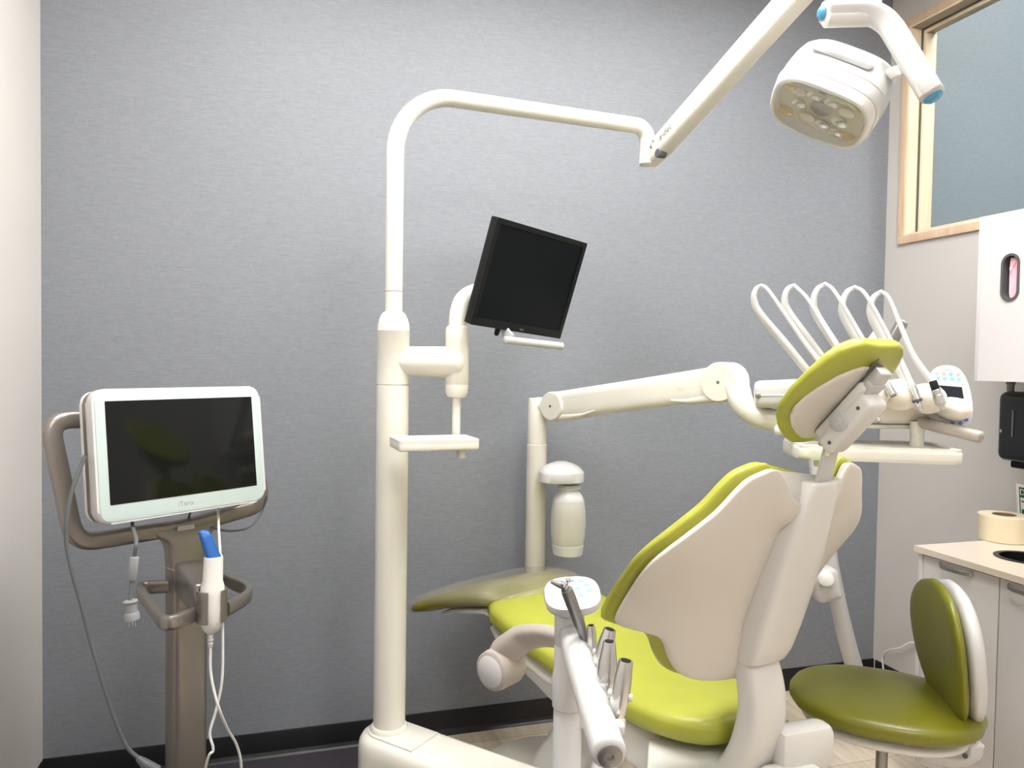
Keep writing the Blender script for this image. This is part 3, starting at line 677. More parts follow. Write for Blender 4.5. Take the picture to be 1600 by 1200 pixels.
s1_, s2_ = P(1366, 128, 1.86), P(1398, 112, 1.79)
obj('swivel_stem', sweep([s1_-nrm(s2_-s1_)*.03, s1_, s2_], .013, n=18), 'lamp', lt)
obj('swivel_block', box(P(1403, 112, 1.78), (.034, .030, .036), (nrm(s2_-s1_), ydir, nrm(np.cross(nrm(s2_-s1_), ydir))), bev=.006), 'whiteg', lt)

# ------------------------------------------------------------------ monitor arm with tray, and the monitor
bx = P(714, 570, 2.41)
ma = thing('monitor_mount', 'white swivel monitor mount with a small shelf, clamped to the light post', 'monitor mount', bx)
# horizontal arm from the post
za = P(680, 565, 2.42)[2]
obj('side_arm', sweep([V(PX0, PY0, za)+nrm(V(bx[0]-PX0, bx[1]-PY0, 0))*.03, V(bx[0], bx[1], za)], [.047, .050, .052], [.047, .050, .050], n=28, upv=V(0, 0, 1), round_end=.03), 'white', ma)
zb1, zb0 = P(714, 509, 2.41)[2], P(714, 622, 2.41)[2]
obj('barrel', lathe((bx[0], bx[1], 0), [(.0, zb0), (.020, zb0), (.030, zb0+.005), (.036, zb0+.018), (.0375, zb0+.042), (.0365, zb0+.0425), (.0375, zb0+.044), (.0375, zb1-.050), (.0365, zb1-.049), (.0375, zb1-.048), (.0375, zb1-.014), (.034, zb1-.003), (.026, zb1), (0, zb1)], n=34), 'white', ma)
# bent tube up to the monitor
bt = [V(bx[0], bx[1], zb1-.01), P(717, 488, 2.41), P(725, 468, 2.42), P(745, 457, 2.44), P(790, 452, 2.50)]
bt[0][:2] = bx[:2]
obj('bent_tube', sweep(smooth_path(bt, 8), .029, n=26), 'white', ma)
zsh = P(700, 680, 2.42)[2]
zj = P(714, 648, 2.41)[2]
obj('shelf_stem', lathe((bx[0], bx[1], 0), [(.0, zsh), (.0135, zsh), (.0135, zj-.0008), (.0125, zj), (.0135, zj+.0008), (.0135, zb0+.004), (0, zb0+.004)], n=20), 'white', ma)
shc = [PZ(*q, zsh) for q in ((632, 693), (752, 690), (722, 672), (632, 674))]
sx = nrm(V(*(shc[1]-shc[0])[:2], 0)); sy = np.cross(V(0, 0, 1), sx)
so_ = shc[1]-sx*.122+sy*.085
so_[2] = zsh
obj('shelf', join(prism(rrect(.244, .15, .012, 4), (so_, sx, sy, V(0, 0, 1)), -.026, 0, .006)), 'white', ma)
obj('shelf_rim', plate_hole(rrect(.244, .15, .012, 4), rrect(.220, .126, .010, 4), (so_, sx, sy, V(0, 0, 1)), -.004, .006), 'white', ma)
cl = P(731, 705, 2.30)
obj('shelf_clip', lathe((so_+sx*.075-sy*.04)+V(0, 0, -.026), [(0, 0), (.016, 0), (.016, -.006), (.013, -.010), (.013, -.026), (0, -.026)], n=18), 'white', ma)
# monitor
import types
MON = (.763, 2.321, 1.816, .429, .287, .082)
def rot3(a, b, c):
    ca, sa, cb_, sb, cc, s_ = math.cos(a), math.sin(a), math.cos(b), math.sin(b), math.cos(c), math.sin(c)
    return np.array([[ca, -sa, 0], [sa, ca, 0], [0, 0, 1]])@np.array([[1, 0, 0], [0, cb_, -sb], [0, sb, cb_]])@np.array([[cc, 0, s_], [0, 1, 0], [-s_, 0, cc]])
Rq = rot3(*MON[3:]); kx, ky, kz = Rq[:, 0], Rq[:, 1], Rq[:, 2]; mc = V(*MON[:3])
dm = thing('monitor', 'black flat monitor tilted on the arm beside the light post, screen off', 'monitor', mc+ky*.03)
kf = (mc, kx, kz, -ky)
W2, H2 = .405, .335
obj('housing', join(prism(rrect(W2, H2, .004, 3), kf, -.032, -.004, .003), prism(rrect(W2*.7, H2*.6, .02, 4), kf, -.052, -.030, .01)), 'blk', dm)
obj('bezel', plate_hole(rrect(W2, H2, .004, 3), rrect(W2-.034, H2-.042, .002, 2, cy=.005), kf, -.005, .001), 'blk', dm)
obj('screen', prism(rrect(W2-.033, H2-.041, .002, 2, cy=.005), kf, -.005, -.002), 'matscr', dm)
text('DELL', .0085, (mc+kz*-.158+kx*.015-ky*.001, kx, kz, -ky), .0004, 'logo', 'mgrey', dm)
obj('cable_plug', lathe(mc+kx*-.075+kz*-.166+ky*.012, [(0, 0), (.008, 0), (.009, -.008), (.008, -.022), (.005, -.026), (0, -.026)], axis=kz, n=14), 'blk', dm)
mb = mc+ky*.05
obj('rear_plate', box(mc+ky*.062, (.13, .02, .13), (kx, ky, kz), bev=.006), 'lgrey', dm)
h0_, h1_ = P(790, 531, 2.36), P(877, 541, 2.44)
obj('handle_bracket', sweep(smooth_path([mc+ky*.07+kz*-.05-kx*.03, mc+ky*.06+kz*-.13-kx*.04, P(790, 518, 2.44), P(800, 530, 2.40)], 6), .016, .006, n=14, e=3, upv=kx), 'lgrey', dm)
obj('handle_bar', sweep([h0_, h1_], .0145, .012, n=18, e=2.6, round_end=.006), 'lgrey', dm)
# joint between bent tube and the monitor plate
obj('tilt_joint', sweep(smooth_path([P(790, 452, 2.50), mc+ky*.11-kx*.05, mc+ky*.06], 6), .024, n=20), 'white', ma)

# ------------------------------------------------------------------ dental chair
class Fr:
    def __init__(s, ang, O): a = math.radians(ang); s.F = V(-math.sin(a), math.cos(a), 0); s.L = V(-math.cos(a), -math.sin(a), 0); s.O = np.array(O, float)
    def __call__(s, x, y, z): return s.O+x*s.F+y*s.L+V(0, 0, z)
CB = Fr(13, (1.168, 1.769, 0))                                  # backrest frame
CS = Fr(24, (1.268, 1.814, 0))                                  # seat frame
chair = thing('dental_chair', 'lime green dental chair with white back shell in the middle of the room', 'dental chair', CS(.55, 0, 0))
def sxs(z): return -.085+(z-.784)*(-.250+.085)/(1.264-.784)
def skk(z): return .35+1.15/(1+math.exp((z-1.02)/.06))
def dip(y, z):
    a = min(1, max(0, (.135-abs(y))/.075)); t = min(1, max(0, (z-1.12)/.19)); return .085*(a*a*(3-2*a))*t*t*(3-2*t)
def backfn(y, z, h): return CB(sxs(z)+skk(z)*y*y+h, y, z-dip(y, z))
zs_ = [.738, .745, .765, .808, .846, .868, .878, .888, .900, .922, .983, 1.069, 1.119, 1.171, 1.222, 1.275, 1.300, 1.318]
ws_ = [.12, .16, .195, .224, .242, .264, .300, .335, .348, .353, .357, .365, .350, .308, .259, .221, .195, .150]
_o = smooth_path([V(z, w, 0) for z, w in zip(zs_, ws_)], 5); zs_, ws_ = [p[0] for p in _o], [p[1] for p in _o]
zs_ = list(np.maximum.accumulate(zs_))
zg = [z if z < .9 else z+(.012 if z > 1.0 else .006) for z in zs_]
wg = [w+.010 for w in ws_]
obj('back_shell', cushion(backfn, zs_, ws_, [.030]*len(zs_), .0, n=72, rows=110, e=5, endp=14, endmin=.5), 'shell', chair)
obj('back_cushion', cushion(backfn, zg, wg, [.058]*len(zg), .026, n=72, rows=110, e=3.4, endp=8, endmin=.35), 'green', chair)
obj('spine_cover', cushion(lambda y, z, h: CB(sxs(z)+.03-h, y, z), [.795, .83, .90, 1.0, 1.1, 1.2, 1.285], [.062, .070, .076, .077, .072, .060, .046], [.085, .09, .09, .088, .085, .08, .075], .0, n=48, rows=60, e=4.2, endp=14, endmin=.75), 'whiteg', chair)
spath = [CB(x+.03, 0, z) for x, z in ((-.105, .86), (-.112, .80), (-.131, .755), (-.144, .693), (-.139, .63), (-.118, .555), (-.09, .50), (-.06, .46))]
obj('back_strut', sweep(smooth_path(spath, 5), [.054, .058, .060, .060, .060, .062], [.036, .040, .042, .044, .044], n=30, e=4, upv=CB.F), 'whiteg', chair)
# seat and leg rest
def seatz(x): return float(np.interp(x, [-.1, 0, .2, .5, .8, .95, 1.1, 1.25], [.635, .632, .625, .655, .715, .745, .715, .655]))
def seatfn(y, x, h): return CS(x, y, seatz(x)-.10+h-.012*(1-(y/.26)**2)*(1 if h > .05 else 0))
obj('seat_cushion', cushion(seatfn, [-.02, .0, .03, .08, .15, .3, .6, .8, .88, .935], [.12, .165, .20, .225, .24, .25, .25, .245, .235, .20], [.126]*10, -.026, n=52, rows=80, e=3.0, endp=6, endmin=.12), 'green', chair)
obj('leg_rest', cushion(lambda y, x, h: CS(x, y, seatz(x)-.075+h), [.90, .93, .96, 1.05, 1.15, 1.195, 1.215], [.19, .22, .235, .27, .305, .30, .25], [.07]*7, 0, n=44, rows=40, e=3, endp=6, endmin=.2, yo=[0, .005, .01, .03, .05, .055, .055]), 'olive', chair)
obj('leg_rest_pan', cushion(lambda y, x, h: CS(x, y, seatz(x)-.105+h), [.80, .9, 1.0, 1.1, 1.19], [.18, .20, .215, .235, .22], [.035]*5, 0, n=40, rows=24, e=3.4), 'whiteg', chair)
obj('seat_pan', cushion(lambda y, x, h: CS(x, y, seatz(x)-.165+h), [.20, .24, .32, .6, .85, .93], [.11, .15, .19, .23, .225, .19], [.055]*6, 0, n=44, rows=40, e=3.4), 'whiteg', chair)
# tapered lift beam under the seat
bm_r = []
for x, zt_b, hh, hw in ((.93, .60, .05, .14), (.75, .575, .10, .185), (.5, .535, .14, .20), (.2, .50, .15, .20), (.05, .465, .13, .17)):
    bm_r.append([CS(x, a, zt_b-hh/2+b) for a, b in supell(hw, hh/2, 28, 5)])
obj('lift_beam', loft(bm_r), 'whiteg', chair)
# base on the floor
bc = CS(.72, .08, 0)
def oval(c, ra, rb, z, e=2.4, n=44): return [c+CS.F*a+CS.L*b+V(0, 0, z) for a, b in supell(ra, rb, n, e)]
obj('base_plate', loft([oval(bc, .275, .265, .0), oval(bc, .28, .27, .012), oval(bc, .28, .27, .09), oval(bc, .272, .262, .112), oval(bc, .25, .24, .126), oval(bc, .18, .17, .137), oval(bc, .09, .085, .141)]), 'shell', chair)
cc = CS(.50, -.02, 0)
obj('lift_column', loft([oval(bc*.8+cc*.2, .10, .12, .10, 4), oval(bc*.6+cc*.4, .12, .13, .2, 4), oval(cc, .16, .15, .38, 4), oval(cc, .17, .16, .46, 4)]), 'whiteg', chair)
# rear carriage: slab and two housings
zc_ = .497
sl_ = [PZ(*q, zc_) for q in ((1013, 1153), (1066, 1158), (1150, 1138), (1232, 1122), (1228, 1165), (1184, 1191), (1120, 1240), (1008, 1228))]
wfr = (V(0, 0, 0), V(1, 0, 0), V(0, 1, 0), V(0, 0, 1))
obj('rear_carriage', prism([(p[0], p[1]) for p in sl_], wfr, zc_-.15, zc_, .010), 'whiteg', chair)
h1c = P(1243, 1150, 1.98)
hxd = nrm(P(1281, 1137, 2.0)-P(1239, 1117, 2.1)); hxd[2] = 0; hxd = nrm(hxd); hyd = np.cross(V(0, 0, 1), hxd)
obj('rear_housing', box(h1c+V(0, 0, -.03)+hyd*.02, (.075, .17, .12), (hxd, hyd, V(0, 0, 1)), bev=.026, seg=2), 'whiteg', chair)
h2c = P(1240, 1207, 1.93)
obj('rear_housing', box(h2c+V(0, 0, -.045), (.10, .16, .11), (hxd, hyd, V(0, 0, 1)), bev=.02, seg=3), 'whiteg', chair)
# left armrest
fc = P(765, 1050, 2.08)
ax_l = nrm(CS.L*.9-CS.F*.15)
ah = obj('armrest', join(lathe(fc, [(0, -.0005), (.046, -.0005), (.0535, -.006), (.056, -.020), (.056, -.085), (.050, -.10), (0, -.10)], axis=ax_l, n=40),
    sweep(smooth_path([fc-ax_l*.060+V(0, 0, -.005), fc-ax_l*.062+V(0, 0, .03), P(800, 1010, 2.10), P(818, 997, 2.08), P(844, 993, 2.04), P(872, 996, 2.0), P(905, 1003, 1.96)], 7), [.044, .044, .042, .040, .036, .032, .028], [.046, .042, .030, .024, .0215, .021, .018], n=28, e=2.8, upv=V(0, 0, 1), round_end=.01)), 'taupe', chair)
obj('armrest_cap', lathe(fc, [(0, .003), (.040, .002), (.047, -.003), (.047, -.008), (0, -.008)], axis=ax_l, n=40), 'lamp', ah)
# headrest
hm = (-.363, 1.464); ha = nrm(V(-.687, .728, 0)); hnn = V(.728, .687, 0)
def head3(a, y, n): return CB(hm[0]+a*ha[0]+n*hnn[0], y, hm[1]+a*ha[1]+n*hnn[1])
A3 = CB.F*ha[0]+V(0, 0, 1)*ha[1]; N3 = CB.F*hnn[0]+V(0, 0, 1)*hnn[1]
pf = lambda y, a, h: head3(a, y, h+.5*y*y)
obj('headrest_shell', cushion(pf, [-.138, -.125, -.105, -.072, -.041, -.01, .02, .063, .085, .096], [.035, .062, .090, .122, .132, .126, .114, .085, .058, .035], [.016]*10, .030, n=48, rows=50, e=4, endp=10, endmin=.5), 'shell', chair)
obj('headrest_cushion', cushion(pf, [-.170, -.160, -.135, -.095, -.055, 0, .05, .095, .120, .138, .150], [.035, .055, .092, .130, .151, .155, .146, .128, .112, .090, .06], [.036, .040, .042, .042, .040, .040, .042, .049, .052, .052, .046], .037, n=56, rows=60, e=2.9, endp=5, endmin=.15), 'green', chair)
mech = obj('headrest_mount', join(box(head3(-.022, 0, .012), (.175, .058, .030), (A3, CB.L, N3), bev=.010), box(head3(-.032, 0, -.016), (.168, .066, .048), (A3, CB.L, N3), bev=.014)), 'whiteg', chair)
obj('slide_rail', box(head3(.0, 0, .030), (.215, .034, .012), (A3, CB.L, N3), bev=.002), 'dgrey', mech)
obj('tilt_bracket', join(box(head3(.080, 0, .012), (.06, .038, .026), (A3, CB.L, N3), bev=.004), box(head3(.062, 0, .006), (.03, .050, .02), (A3, CB.L, N3), bev=.003)), 'alu', mech)
obj('release_lever', sweep(smooth_path([head3(.078, .028, .020), head3(.092, .032, .022), head3(.115, .030, .026), head3(.130, .024, .028)], 5), .0020, n=8), 'dgrey', mech)
obj('tilt_knob', lathe(head3(-.035, .034, -.006), [(0, -.004), (.024, -.004), (.024, .003), (.021, .005), (.010, .005), (.009, .008), (0, .008)], axis=CB.L, n=32), 'lgrey', mech)
for a, n_ in ((.022, -.018), (-.088, -.024)):
    obj('screw', lathe(head3(a, .0335, n_), [(0, 0), (.0045, 0), (.0045, .0012), (0, .0012)], axis=CB.L, n=14), 'dgrey', mech)
bar = [CB(sxs(1.255)-.012, 0, 1.245), CB(-.283, 0, 1.30), CB(-.298, 0, 1.36), CB(-.306, 0, 1.395)]
obj('headrest_bar', sweep(bar, .024, .006, n=16, e=7, upv=CB.F), 'alu', chair)
obj('bar_clip', join(box(CB(-.300, .0, 1.378), (.03, .058, .012), (CB.F, CB.L, V(0, 0, 1)), bev=.003), box(CB(-.305, .022, 1.366), (.012, .006, .03), (CB.F, CB.L, V(0, 0, 1)), bev=.001)), 'chrome', chair)
# clear plastic sleeve over the foot end
slv = cushion(lambda y, x, h: CS(x, y, seatz(x)-.085+h+.006), [.84, .87, .95, 1.1, 1.2, 1.24], [.14, .20, .252, .30, .318, .27], [.06, .08, .095, .10, .095, .085], 0, n=40, rows=36, e=3, endp=6, endmin=.4, yo=[-.09, -.05, .0, .03, .052, .055])
ps = obj('plastic_sleeve', slv, 'sleeve'); tag(ps, 'thin clear plastic sleeve pulled over the foot end of the dental chair', 'plastic cover')

# post base beside the chair, joined to the light post
za_ = pz(1150)
cpost = V(PX0, PY0, 0); adir = nrm(V(*(PZ(760, 1215, za_-.01)-PZ(612, 1160, za_-.01))[:2], 0)); aside = np.cross(V(0, 0, 1), adir)
def stadium(c, L, r, z, n=14):
    pts = []
    for i in range(n+1): a = math.pi/2+math.pi*i/n; pts.append(c+adir*(r*math.cos(a))+aside*(r*math.sin(a))+V(0, 0, z))
    for i in range(5): a = -1+2*i/4; pts.append(c+adir*L+aside*r*a+V(0, 0, z))
    return pts
rb2 = .098
zt2 = pz(1141)
obj('base_arm', loft([stadium(cpost, .74, rb2*.88, 0.0), stadium(cpost, .74, rb2*.98, .02), stadium(cpost, .74, rb2, .12), stadium(cpost, .74, rb2, zt2-.05), stadium(cpost, .74, rb2*.96, zt2-.022), stadium(cpost, .74, rb2*.86, zt2-.006), stadium(cpost, .74, rb2*.70, zt2)]), 'white', lt)
obj('base_cover', loft([stadium(cpost, .15, .068, zt2-.02), stadium(cpost, .15, .068, zt2+.005), stadium(cpost, .15, .064, zt2+.008)]), 'white', lt)
obj('post_collar', lathe((PX0, PY0, zt2+.004), [(Rp+.010, .0), (Rp+.010, .010), (Rp+.004, .018), (Rp-.002, .019), (Rp-.002, 0)], n=40), 'white', lt)

# ------------------------------------------------------------------ delivery unit on the far side of the chair
dd = 3.06
pp = P(838, 760, dd)
du = thing('delivery_unit', 'white delivery unit on a jointed arm, with five instrument whips, behind the headrest', 'delivery unit', (pp[0], pp[1], 0))
zt3 = P(842, 622, dd)[2]; zsm = P(840, 694, dd)[2]
obj('post', lathe((pp[0], pp[1], 0), [(0, .60), (.038, .60), (.041, .605), (.041, zsm-.001), (.040, zsm), (.039, zsm+.001), (.0385, zt3-.006), (.035, zt3), (0, zt3)], n=32), 'white', du)
obj('post_bracket', sweep(fillet([V(pp[0], pp[1], .72), V(pp[0], pp[1], .575), CS(.55, -.14, .50)], .08, 6), .036, n=20), 'white', du)
ja, jb = P(873, 634, 3.00), P(1134, 597, 2.50)
ad = nrm(jb-ja); an = nrm(np.cross(ad, np.cross(V(0, 0, 1), ad))); asd = np.cross(ad, an)
if asd@(CAM-ja) < 0: asd = -asd
fl = obj('flex_arm', sweep([ja, (ja+jb)/2, jb], [.042, .042, .042], [.056, .055, .056], n=30, e=4, upv=an), 'white', du)
obj('arm_seam', sweep([ja+ad*.05+an*.022, jb-ad*.03+an*.020], .0427, .0012, n=8, e=6, upv=an), 'seam', fl)
for c_, r, s_ in ((ja, .057, 1), (jb, .066, 1)):
    jd = obj('joint_disc', lathe(c_-asd*.045, [(0, 0), (r*.9, 0), (r, .008), (r, .088), (r*.93, .097), (0, .098)], axis=asd, n=40), 'white', du)
    obj('joint_screw', lathe(c_+asd*.0528, [(0, 0), (.005, 0), (.005, .0015), (0, .0015)], axis=asd, n=14), 'dgrey', jd)
obj('joint_skirt', sweep([ja-an*.047+ad*.0, ja-an*.050+ad*.14, ja-an*.040+ad*.20], .044, [.018, .010, .004], n=20, e=3, upv=an, round_end=.01), 'white', fl)
obj('joint_skirt', sweep([jb-an*.047-ad*.03, jb-an*.048-ad*.13, jb-an*.038-ad*.19], .044, [.018, .012, .005], n=20, e=3, upv=an, round_end=.01), 'white', fl)
obj('cap_button', lathe(P(1082, 602, 2.6)*0+(ja+(jb-ja)*.80+an*.004+asd*.0418), [(0, 0), (.014, 0), (.014, .0012), (.011, .0018), (0, .0018)], axis=asd, n=24), 'white', fl)
obj('elbow_knuckle', sweep([ja-ad*.02, V(pp[0], pp[1], ja[2]-.005)], .036, n=22, round_end=.01), 'white', du)
obj('elbow_arm', sweep(smooth_path([jb+ad*.01, P(1150, 606, 2.46), P(1160, 630, 2.43), P(1180, 648, 2.40), P(1212, 656, 2.36), P(1260, 657, 2.32), P(1330, 656, 2.28)], 7), [.048, .042, .036, .034, .034, .034], n=26), 'white', du)
# head body
dh = 2.27
hl, hrr = P(1345, 630, 2.27), P(1498, 630, 2.27)
ux = nrm(V(*(hrr-hl)[:2], 0)); uy = np.cross(V(0, 0, 1), ux); uz = V(0, 0, 1)
hcn = P(1425, 632, 2.28)
hw_ = .165; rings = []
for t, hh, dd_ in ((-.30, .030, .05), (-.285, .045, .075), (-.2, .052, .085), (-.1, .056, .09), (0, .056, .09), (.08, .054, .088), (.13, .050, .08), (.153, .038, .06), (.163, .02, .035)):
    rings.append([hcn+ux*t+uy*(a+.01)+uz*(b-.006) for a, b in supell(dd_, hh, 32, 3.2)])
hd = obj('head_body', loft(rings), 'cream', du)
for px_, py_, rx, rz in ((1352, 615, .040, .045), (1397, 616, .042, .046), (1439, 622, .042, .044), (1478, 638, .040, .034)):
    c_ = P(px_, py_, 2.19)
    rg = []
    for th in np.linspace(.08, math.pi-.08, 12):
        rg.append([c_+uy*(-.03+.075*(-math.cos(th)))*-1*-1+ux*(rx*math.sin(th)*math.cos(q))+uz*(rz*math.sin(th)*math.sin(q)) for q in np.linspace(0, 2*math.pi, 24, endpoint=False)])
    obj('instrument_holder', loft(rg), 'cream', hd)
ml, mr = P(1182, 616, 2.36), P(1290, 612, 2.30)
md = nrm(mr-ml); 
mod = obj('control_module', sweep([ml, ml+md*.01, mr], [.055, .06, .06], [.038, .042, .044], n=30, e=4, upv=V(0, 0, 1), round_end=.008), 'lamp', du)
mnv = nrm(np.cross(V(0, 0, 1), md)); mnv = mnv if mnv@(CAM-ml) > 0 else -mnv
obj('module_knob', lathe(ml+md*.004+mnv*.056+V(0, 0, -.002), [(0, 0), (.009, 0), (.009, .005), (.006, .007), (0, .007)], axis=mnv, n=20), 'gsteel', mod)
obj('module_trim', sweep([ml+md*.012+mnv*.060+V(0, 0, -.002), mr+mnv*.0605+V(0, 0, -.008)], .0025, n=8), 'whiteg', mod)
obj('base_plate', box(hcn+ux*-.07+uz*-.064+uy*.01, (.40, .14, .012), (ux, uy, uz), bev=.004), 'white', du)
# grab handles of the head
obj('grip_end', sweep([P(1215, 672, 2.22), P(1300, 672, 2.22)], .0155, n=20, round_end=.010), 'whiteg', du)
g0, g1 = P(1440, 660, 2.20), P(1531, 683, 2.08)
gr = obj('grip_handle', sweep([g0, g0*.6+g1*.4, g1], [.030, .024, .017], [.016, .017, .0165], n=24, e=2.6, upv=V(0, 0, 1), round_end=.008), 'taupe', du)
gc = g0*.62+g1*.38; gn = nrm(nrm(CAM-gc)+V(0, 0, .1)); gx = nrm((g1-g0)-((g1-g0)@gn)*gn)
obj('brake_button', prism(supell(.020, .010, 28), (gc+gn*.0195, gx, np.cross(gn, gx), gn), -.004, .0012, .0008), 'taupe', gr)
# keypad
kc = P(1487, 622, 2.17); kn = nrm(nrm(CAM-kc)*.9+V(0, 0, .12)); kxx = nrm(rt+(-up)*.10); kxx = nrm(kxx-(kxx@kn)*kn); kyy = np.cross(kn, kxx)
sc_ = 2.17/FPX
def kpt(px, py):
    q = ray(px, py); t = ((kc-CAM)@kn)/(q@kn); w_ = CAM+t*q-kc; return (w_@kxx, w_@kyy)
okp = [kpt(*q) for q in ((1448, 640), (1450, 600), (1456, 580), (1468, 572), (1486, 571), (1500, 577), (1510, 592), (1517, 614), (1520, 640), (1518, 658), (1509, 668), (1495, 668), (1470, 662), (1452, 655))]
okp3 = smooth_path([V(a, b, 0) for a, b in okp]+[V(*okp[0], 0)], 4)[:-1]
oo = [(p[0], p[1]) for p in okp3][::-1]
kfr = (kc, kxx, kyy, kn)
kp = obj('keypad', prism(oo, kfr, -.018, 0, .005), 'lamp', du)
def kquad(pts, name, m): return obj(name, prism([kpt(*q) for q in pts][::-1], kfr, 0, .0012), m, kp)
kquad(((1466, 602), (1503, 605), (1506, 623), (1468, 620)), 'display', 'lcd')
def kdot(px, py, m, r=.0052): a, b = kpt(px, py); return obj('key', prism([(a+r*math.cos(t), b+r*math.sin(t)) for t in np.linspace(0, 2*math.pi, 14, endpoint=False)], kfr, 0, .0010), m, kp)
for px_, py_, m in ((1464, 584, 'btng'), (1475, 584, 'btng'), (1486, 584.5, 'btn'), (1497, 585, 'btng'), (1466, 591, 'btn'), (1476, 591.5, 'btn'), (1487.5, 592, 'btn'), (1498, 592.5, 'btn'), (1504, 627, 'btng'), (1505.5, 635, 'btng'), (1488, 661, 'btn2'), (1500.5, 661.5, 'btn2'), (1510, 656, 'btn2')):
    kdot(px_, py_, m)
a, b = kpt(1479.5, 578); text('a-dec', .009, (kc+kxx*a+kyy*b+kn*.0004, kxx, kyy, kn), .0003, 'logo', 'btn', kp, shear=.2)
# tray under the head
tp0, tp1 = P(1250, 706, 2.12), P(1511, 714, 2.06)
tz = (tp0[2]+tp1[2])/2
tx = nrm(V(*(tp1-tp0)[:2], 0)); ty = np.cross(V(0, 0, 1), tx); tl = np.linalg.norm((tp1-tp0)[:2])
tc_ = (tp0+tp1)/2+ty*.125; tc_[2] = tz
tfr = (tc_, tx, ty, V(0, 0, 1))
tr_ = obj('tray', prism(rrect(tl, .25, .03, 6), tfr, -.022, .012, .010), 'white', du)
obj('tray_rim', plate_hole(rrect(tl-.006, .244, .028, 6), rrect(tl-.05, .20, .02, 6), tfr, .010, .017), 'white', tr_)
obj('tray_knob', lathe(P(1283, 716, 2.16)+V(0, 0, -.002), [(0, 0), (.020, 0), (.020, -.018), (.017, -.022), (0, -.022)], n=18), 'white', tr_)
pt_ = P(1432, 700, 2.20)
obj('tray_post', lathe((pt_[0], pt_[1], tz), [(0, 0), (.0185, 0), (.0185, .05), (.0195, .051), (.0195, .085), (0, .085)], n=22), 'white', du)
# whip arms
ARMS = [((1268, 588), (1225, 535), (1186, 489), (1178, 467), (1181, 453), (1189, 447)),
        ((1304, 586), (1264, 532), (1231, 487), (1226, 468), (1230, 453), (1240, 446)),
        ((1340, 590), (1304, 537), (1275, 491), (1271, 470), (1277, 452), (1289, 444)),
        ((1374, 588), (1344, 540), (1319, 496), (1316, 475), (1323, 457), (1335, 449)),
        ((1414, 592), (1386, 542), (1363, 498), (1360, 479), (1365, 465), (1376, 456))]
DEP = (2.27, 2.28, 2.29, 2.29, 2.285, 2.27)
for k, A in enumerate(ARMS):
    pts = smooth_path([P(x, y, d-.012*k) for (x, y), d in zip(A, DEP)], 6)
    obj('instrument_arm', sweep(pts, [.0125, .0125, .0125, .014, .013, .007], [.0115, .0115, .0115, .007, .005, .005], n=20, e=2.4, upv=nrm(V(1, 0, 1))), 'lamp', du)
# instruments: hose, metal handle and nose; they hang on the whip arms
INS = [('slim metal syringe on the leftmost instrument whip, its hose vanishing behind the headrest', [(1189, 446), (1199, 452), (1222, 484), (1255, 532), (1284, 571), (1310, 615)], (1312, 618), (1322, 652), 'plain'),
       ('short slim metal nozzle on the second whip from the left, just below the headrest mount', [(1240, 445), (1261, 466), (1286, 507), (1312, 549), (1345, 610), (1364, 638)], (1364, 637), (1374, 659), 'slim'),
       ('plain silver handpiece coupler on the middle instrument whip, right of the headrest', [(1289, 443), (1305, 457), (1341, 518), (1368, 566), (1385, 597)], (1384, 596), (1396, 619), 'plain'),
       ('silver handpiece with a pointed nose on the second whip from the right', [(1335, 448), (1353, 461), (1387, 523), (1410, 570), (1425, 601)], (1424, 601), (1441, 646), 'nose'),
       ('black and silver handpiece on the rightmost whip, in front of the keypad', [(1376, 455), (1389, 466), (1406, 506), (1427, 555), (1457, 596)], (1457, 595), (1474, 641), 'black')]
